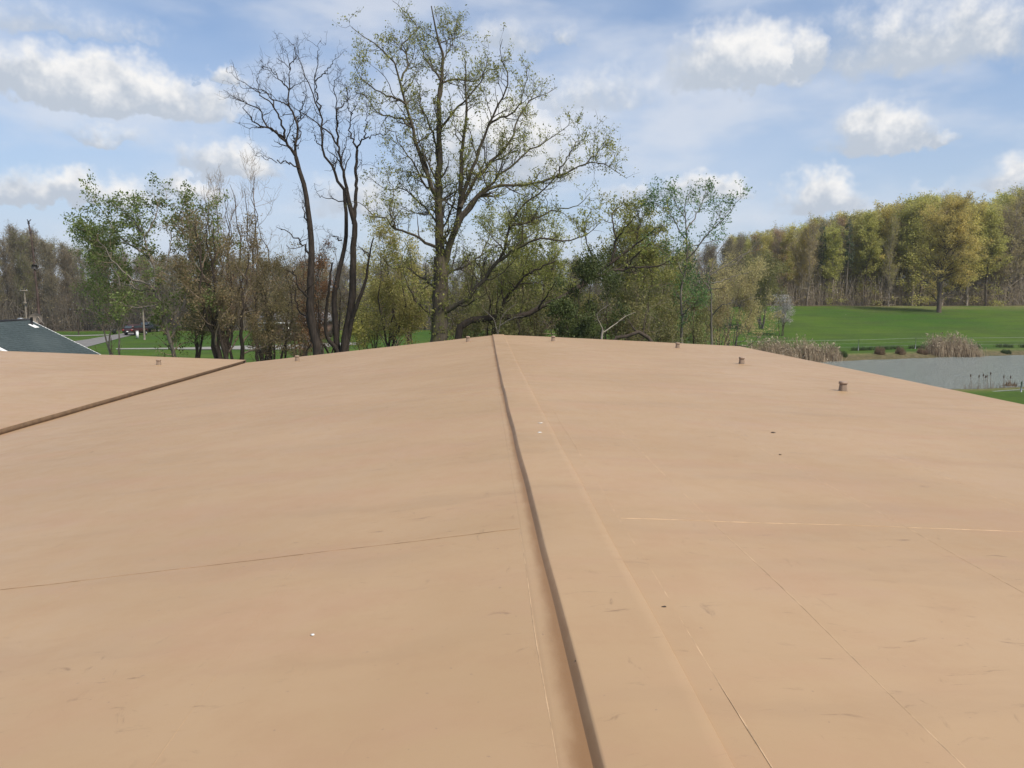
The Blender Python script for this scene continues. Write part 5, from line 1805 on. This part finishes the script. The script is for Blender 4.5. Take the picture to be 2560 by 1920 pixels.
# standing conifers
for px, yt in ((2050, 553), (2117, 545)):
    d = 146
    p = at(px, 740, d)
    plant('conifer', PK['conifer'][0], 'dark conifer in the right-hand wood, ' + ('left' if px < 2100 else 'right') + ' of the two', GRP['conifer'], (p[0], p[1], float(gz(p[0], p[1]))), ht(px, yt, d), px, 0.9)
# pale trunk of a slim birch-like tree
p = at(2222, 740, 141)
plant('pale_trunk_tree', proto_meshes('twiggy', 151, 'bark_pale', 'twig_greybrown', 'leaf_yellowgreen'), 'slim pale-trunked tree at the wood edge left of the round golden tree', None, (p[0], p[1], float(gz(p[0], p[1]))), ht(2222, 540, 141), 1.0, 0.8)
# round golden-green tree standing in front of the wood
d = 128
p = at(2350, 740, d)
plant('round_tree', proto_meshes('oak', 161, 'bark_forest_dark', 'bark_forest_dark', 'leaf_yellow'), 'broad round golden-green tree standing alone in front of the right wood', None, (p[0], p[1], float(gz(p[0], p[1]))), ht(2350, 488, d), 0.6, 1.15)
# small blossoming tree on the field
d = 104
p = at(1957, 770, d)
proc_tree('blossom_tree', 'small pale blossoming tree alone at the left of the field', 1957, d, float(at(1957, 742, d)[2] - gz(p[0], p[1])), 4, 2.2, 'blossom', 1700, 0.16, 'bark_dark', 171, r0=0.08, density=1.0, loc=(p[0], p[1], float(gz(p[0], p[1]))))

# undergrowth filling the feet of the woods: nobody could count it
def undergrowth():
    rng = np.random.default_rng(7)
    for nm, pxr, dr, hh, m, n, col in (('undergrowth', (1860, 2780), (145, 192), 6.5, 'twig_greybrown', 12000, 'right'), ('undergrowth', (-160, 1900), (139, 185), 9.0, 'twig_grey', 17000, 'left')):
        px = rng.uniform(*pxr, n)
        d = dr[0] + (dr[1] - dr[0]) * rng.random(n) ** 1.4
        vx = (px - 1205) / FPX * d
        vz = gz(vx, d)
        h = hh * rng.uniform(0.25, 1.0, n) ** 1.3
        P = np.empty((n, 4, 3))
        P[:, 0] = np.c_[vx, d, vz - 0.1]
        for s in range(1, 4):
            P[:, s] = P[:, s - 1] + np.c_[rng.normal(0, 0.55, n), rng.normal(0, 0.5, n), h / 3]
        R = rng.uniform(0.025, 0.06, n)[:, None] * np.array([1, 0.85, 0.6, 0.3])[None]
        mb = MB().tubes(P, R, 3)
        P2, R2 = grow(P[: n // 8], R[: n // 8], rng, 0.7, 0.5, 1.7, 25, 70, 3, 0.2, 0.15, 0.7, 0.2, 1, 0.3, 0.6, rmin=0.015)
        mb.tubes(P2, R2, 3)
        o = mb.build(nm, m, None, kind='stuff')
        o['label'] = 'brushy brown undergrowth at the foot of the %s wood' % ('right-hand' if col == 'right' else 'left and middle')
        o['category'] = 'undergrowth'
        c = np.c_[vx, d, vz + h * rng.uniform(0.1, 0.9, n)] + rng.normal(0, 0.35, (n, 3))
        V, F = leaf_quads(np.repeat(c, 3, 0) + rng.normal(0, 0.5, (3 * n, 3)), rng, 0.3, 0, 0.6)
        o2 = MB().add(V, F).build('undergrowth_leaves', 'leaf_greydull' if col == 'left' else 'leaf_greyolive', None, kind='stuff')
        o2['label'] = 'small dull leaves scattered through the %s wood floor' % ('right-hand' if col == 'right' else 'left and middle')
        o2['category'] = 'undergrowth'


undergrowth()

# ------------------------------------------------------------------ pond edge: reeds, tufts, fences, cattails


def blades(rng, cx, cy, wx, wy, n, h0, h1, r, lean=(0, 0)):
    x = cx + rng.uniform(-1, 1, n) * wx * 0.9 + rng.normal(0, wx * 0.08, n)
    yv = cy + rng.normal(0, wy * 0.42, n)
    z = gz(x, yv)
    h = rng.uniform(h0, h1, n) * (1 - 0.45 * np.clip(np.abs(x - cx) / (wx + 0.01), 0, 1) ** 3) * (0.82 + 0.18 * np.sin(x * 4.1 + cx) * np.sin(x * 1.7))
    P = np.empty((n, 4, 3))
    P[:, 0] = np.c_[x, yv, z - 0.1]
    dx = rng.normal(lean[0], 0.12, n)
    dy = rng.normal(lean[1], 0.12, n)
    for s in range(1, 4):
        P[:, s] = P[:, s - 1] + np.c_[dx * h / 3 * s * 0.6, dy * h / 3 * s * 0.6, h / 3]
    R = np.full((n, 1), r) * np.array([1, 0.9, 0.7, 0.25])[None]
    return P, R


def reed_clump(px, py, d, w, n, h0, h1, label, seed, plume=True):
    rng = np.random.default_rng(seed)
    p = at(px, py, d)
    z = float(gz(p[0], d))
    root = thing('reed_clump', label, 'reeds', (p[0], d, z))
    P, R = blades(rng, p[0], d, w, 1.4, n, h0, h1, 0.022, (-0.10, 0))
    MB().tubes(P, R, 3).build('stalks', 'reed', root, kind='stuff')
    P2, R2 = blades(rng, p[0], d, w * 1.05, 1.2, n // 2, h0 * 0.4, h1 * 0.55, 0.025, (0, 0))
    MB().tubes(P2, R2, 3).build('thatch', 'reed_dark', root, kind='stuff')
    if plume:
        V, F = leaf_quads(np.repeat(P[: n // 3, -1], 3, 0) + rng.normal(0, 0.06, (3 * (n // 3), 3)), rng, 0.22, 0.0, 0.35)
        MB().add(V, F).build('plumes', 'reed_plume', root, kind='stuff')


reed_clump(2385, 870, 83.6, 3.2, 1100, 1.2, 2.8, 'broad tall clump of dry tan reeds on the far pond bank', 1)
reed_clump(1985, 880, 77.8, 3.6, 700, 1.2, 2.7, 'thin stand of dry reeds at the left end of the pond, right part', 2)
reed_clump(2060, 885, 78.8, 2.0, 420, 1.0, 2.2, 'short reed patch bordering the open water at the pond corner', 3)
reed_clump(1925, 870, 77.0, 3.0, 500, 1.2, 2.6, 'reeds showing just over the roof slope beside the bare bush', 4)


def tuft(px, d, w, h, m, label, seed):
    rng = np.random.default_rng(seed)
    p = at(px, 890, d)
    n = 260
    a = rng.uniform(0, 6.28, n)
    rad = w * np.sqrt(rng.random(n)) * 0.5
    z = gz(p[0] + rad * np.cos(a), d + rad * np.sin(a))
    P = np.empty((n, 4, 3))
    P[:, 0] = np.c_[p[0] + rad * np.cos(a), d + rad * np.sin(a), z - 0.05]
    hh = h * rng.uniform(0.6, 1.1, n)
    for s in range(1, 4):
        P[:, s] = P[:, s - 1] + np.c_[np.cos(a) * w * 0.05, np.sin(a) * w * 0.05, hh / 3 * np.sqrt(np.clip(1.1 - (rad / (0.5 * w)) ** 2, 0.1, 1))] + rng.normal(0, 0.025, (n, 3))
    root = thing('grass_tussock', label, 'tussock', (p[0], d, float(gz(p[0], d))))
    MB().tubes(P, np.full((n, 1), 0.018) * np.array([1, 0.9, 0.7, 0.3])[None], 3).build('blades', m, root, kind='stuff')


tuft(2106, 79.8, 0.9, 0.65, 'weed', 'dark green tussock on the far pond bank right of the thin reeds', 1)
tuft(2199, 81.6, 0.95, 0.95, 'reed_dark', 'rounded brown tussock at the water edge, left of a pair', 2)
tuft(2251, 82.4, 0.9, 0.85, 'reed_dark', 'rounded brown tussock at the water edge, right of a pair', 3)
tuft(2306, 83.0, 1.0, 0.7, 'reed_dark', 'small brown tussock at the left foot of the tall reeds', 4)
tuft(2515, 85.8, 0.9, 0.5, 'weed', 'low green tussock on the far bank near the right edge', 5)
tuft(2532, 56.5, 0.8, 0.9, 'reed_dark', 'dark bushy tuft by the near chain-link fence', 6)

# weedy band along the far fence
rng = np.random.default_rng(3)
n = 5200
tt = rng.random(n)
fx = 36 + tt * 95
fy = 86.0 + (fx - 30) * 0.115 + rng.normal(0, 0.25, n)
dens = (np.sin(fx * 0.6) + np.sin(fx * 1.7 + 1) + np.sin(fx * 0.23 + 2)) > -0.6
fx, fy = fx[dens], fy[dens]
n = len(fx)
P = np.empty((n, 3, 3))
P[:, 0] = np.c_[fx, fy, gz(fx, fy) - 0.05]
for s in (1, 2):
    P[:, s] = P[:, s - 1] + np.c_[rng.normal(0, 0.08, n), rng.normal(0, 0.08, n), rng.uniform(0.1, 0.32, n)]
o = MB().tubes(P, np.full((n, 1), 0.035) * np.array([1, 0.8, 0.3])[None], 3).build('fence_weeds', 'weed', None, kind='stuff')
o['label'] = 'dark weeds growing along the wire fence beyond the pond'
o['category'] = 'weeds'


def far_fence():
    def pt(s):
        x = 22 + s
        yv = 85.4 + (x - 30) * 0.115
        return np.array([x, yv, float(gz(x, yv))])
    r = pt(0)
    root = thing('wire_fence', 'long thin wire fence crossing the field beyond the pond', 'fence', r)
    ps = [pt(s) for s in np.arange(0, 116, 7.3)]
    for q in ps:
        MB().rod(q + np.array([0, 0, -0.2]), q + np.array([0, 0, 1.32]), 0.028, 6).build('post', 'galv', root)
    for hgt, rr in ((1.28, 0.009), (0.85, 0.005), (0.45, 0.005)):
        P = np.array([q + np.array([0, 0, hgt]) for q in ps])
        MB().tubes(P[None], np.full((1, len(P)), rr), 4).build('wire', 'fence_wire', root)


far_fence()


def near_fence():
    a, b, c = at(2395, 985, 50.0), at(2553, 974, 49.0), at(2760, 962, 47.5)
    z = 0.0
    pts = [at(2290, 992, 51), a, at(2464, 980, 49.6), b, at(2655, 968, 48.2), c]
    pts = [np.array([p[0], p[1], 0]) for p in pts]
    root = thing('chain_link_fence', 'grey chain-link fence at the near pond shore by the right edge', 'fence', pts[0])
    tops = []
    for i, p in enumerate(pts):
        zz = float(gz(p[0], p[1]))
        top = at([2290, 2395, 2464, 2553, 2655, 2760][i], [992, 985, 980, 974, 968, 962][i], p[1])[2]
        q = np.array([p[0], p[1], top])
        tops.append(q)
        ex = 0.55 if i in (3,) else 0.03
        MB().rod((p[0], p[1], zz - 0.2), q + np.array([0, 0, ex]), 0.05 if i == 3 else 0.03, 8).build('post', 'galv', root)
    P = np.array(tops)
    MB().tubes(P[None], np.full((1, len(P)), 0.024), 6).build('rail', 'galv', root)
    # woven wire
    mb = MB()
    Ps = []
    for i in range(len(pts) - 1):
        p0, p1 = tops[i], tops[i + 1]
        L_ = np.linalg.norm((p1 - p0)[:2])
        for s in np.arange(-1.2, L_, 0.09):
            for sg in (1, -1):
                s0, s1 = (s, s + 1.2) if sg > 0 else (s + 1.2, s)
                t0, t1 = np.clip([s0 / L_, s1 / L_], 0, 1)
                z0f, z1f = (t0 * L_ - s0) / (s1 - s0), (t1 * L_ - s0) / (s1 - s0)
                A = p0 + (p1 - p0) * t0
                B = p0 + (p1 - p0) * t1
                A = A - np.array([0, 0, 1.2 * (1 - abs(z0f))])
                B = B - np.array([0, 0, 1.2 * (1 - abs(z1f))])
                Ps.append([A, B])
    mb.tubes(np.array(Ps), np.full((len(Ps), 2), 0.0022), 3)
    mb.build('mesh', 'fence_wire', root, kind='stuff')


near_fence()


def cattails():
    spots = [(2427, 935), (2448, 937), (2459, 934), (2464, 938), (2468, 937), (2477, 930), (2510, 938), (2527, 939)]
    words = ['leftmost', 'second from left', 'third from left', 'fourth from left', 'fifth from left', 'tallest, curving', 'second from right', 'rightmost']
    rng = np.random.default_rng(12)
    for (px, py), w in zip(spots, words):
        d = 54.5 + rng.uniform(-0.8, 0.8)
        t = at(px, py, d)
        zb = float(gz(t[0], d))
        root = thing('cattail', w + ' dark-headed cattail above the near pond edge', 'cattail', (t[0] + 0.1, d, zb), 'cattails at the near pond edge')
        b = np.array([t[0] + 0.12, d, zb - 0.1])
        P = resample([b, b * 0.5 + t * 0.5 + rng.normal(0, 0.03, 3), t], 8)
        MB().tubes(P[None], np.linspace(0.018, 0.010, 8)[None], 5).build('stalk', 'reed_dark', root)
        hd = np.array([t - np.array([0, 0, 0.22]), t - np.array([0, 0, 0.17]), t - np.array([0, 0, 0.04]), t])
        MB().tubes(hd[None], np.array([[0.015, 0.04, 0.04, 0.012]]), 8, True).build('seed_head', 'cattail_head', root, True)
    # low stems at their feet
    P, R = blades(rng, at(2480, 970, 55)[0], 55.0, 2.6, 0.8, 170, 0.4, 1.4, 0.012)
    o = MB().tubes(P, R, 3).build('marsh_stems', 'reed_dark', None, kind='stuff')
    o['label'] = 'thin dark stems at the foot of the cattails'
    o['category'] = 'stems'


cattails()


def haze():
    """even thin air round the whole place"""
    m = bpy.data.materials.new('haze_air')
    m.use_nodes = True
    g = NT(m.node_tree)
    out = g.n('ShaderNodeOutputMaterial')
    v = g.n('ShaderNodeVolumePrincipled')
    v.inputs['Color'].default_value = (0.92, 0.92, 0.92, 1)
    v.inputs['Density'].default_value = 0.00024
    v.inputs['Anisotropy'].default_value = 0.3
    g.t.links.new(v.outputs[0], out.inputs['Volume'])
    MATS['haze_air'] = m
    o = MB().box((0, 1400, 14.0), (5600, 7000, 31.0)).build('haze', m, None, kind='stuff')
    o['label'] = 'thin pale haze softening the far woods'
    o['category'] = 'haze'


haze()
print('objects', len(bpy.data.objects), 'tris', sum(len(m.loops) - 2 * len(m.polygons) for m in bpy.data.meshes))
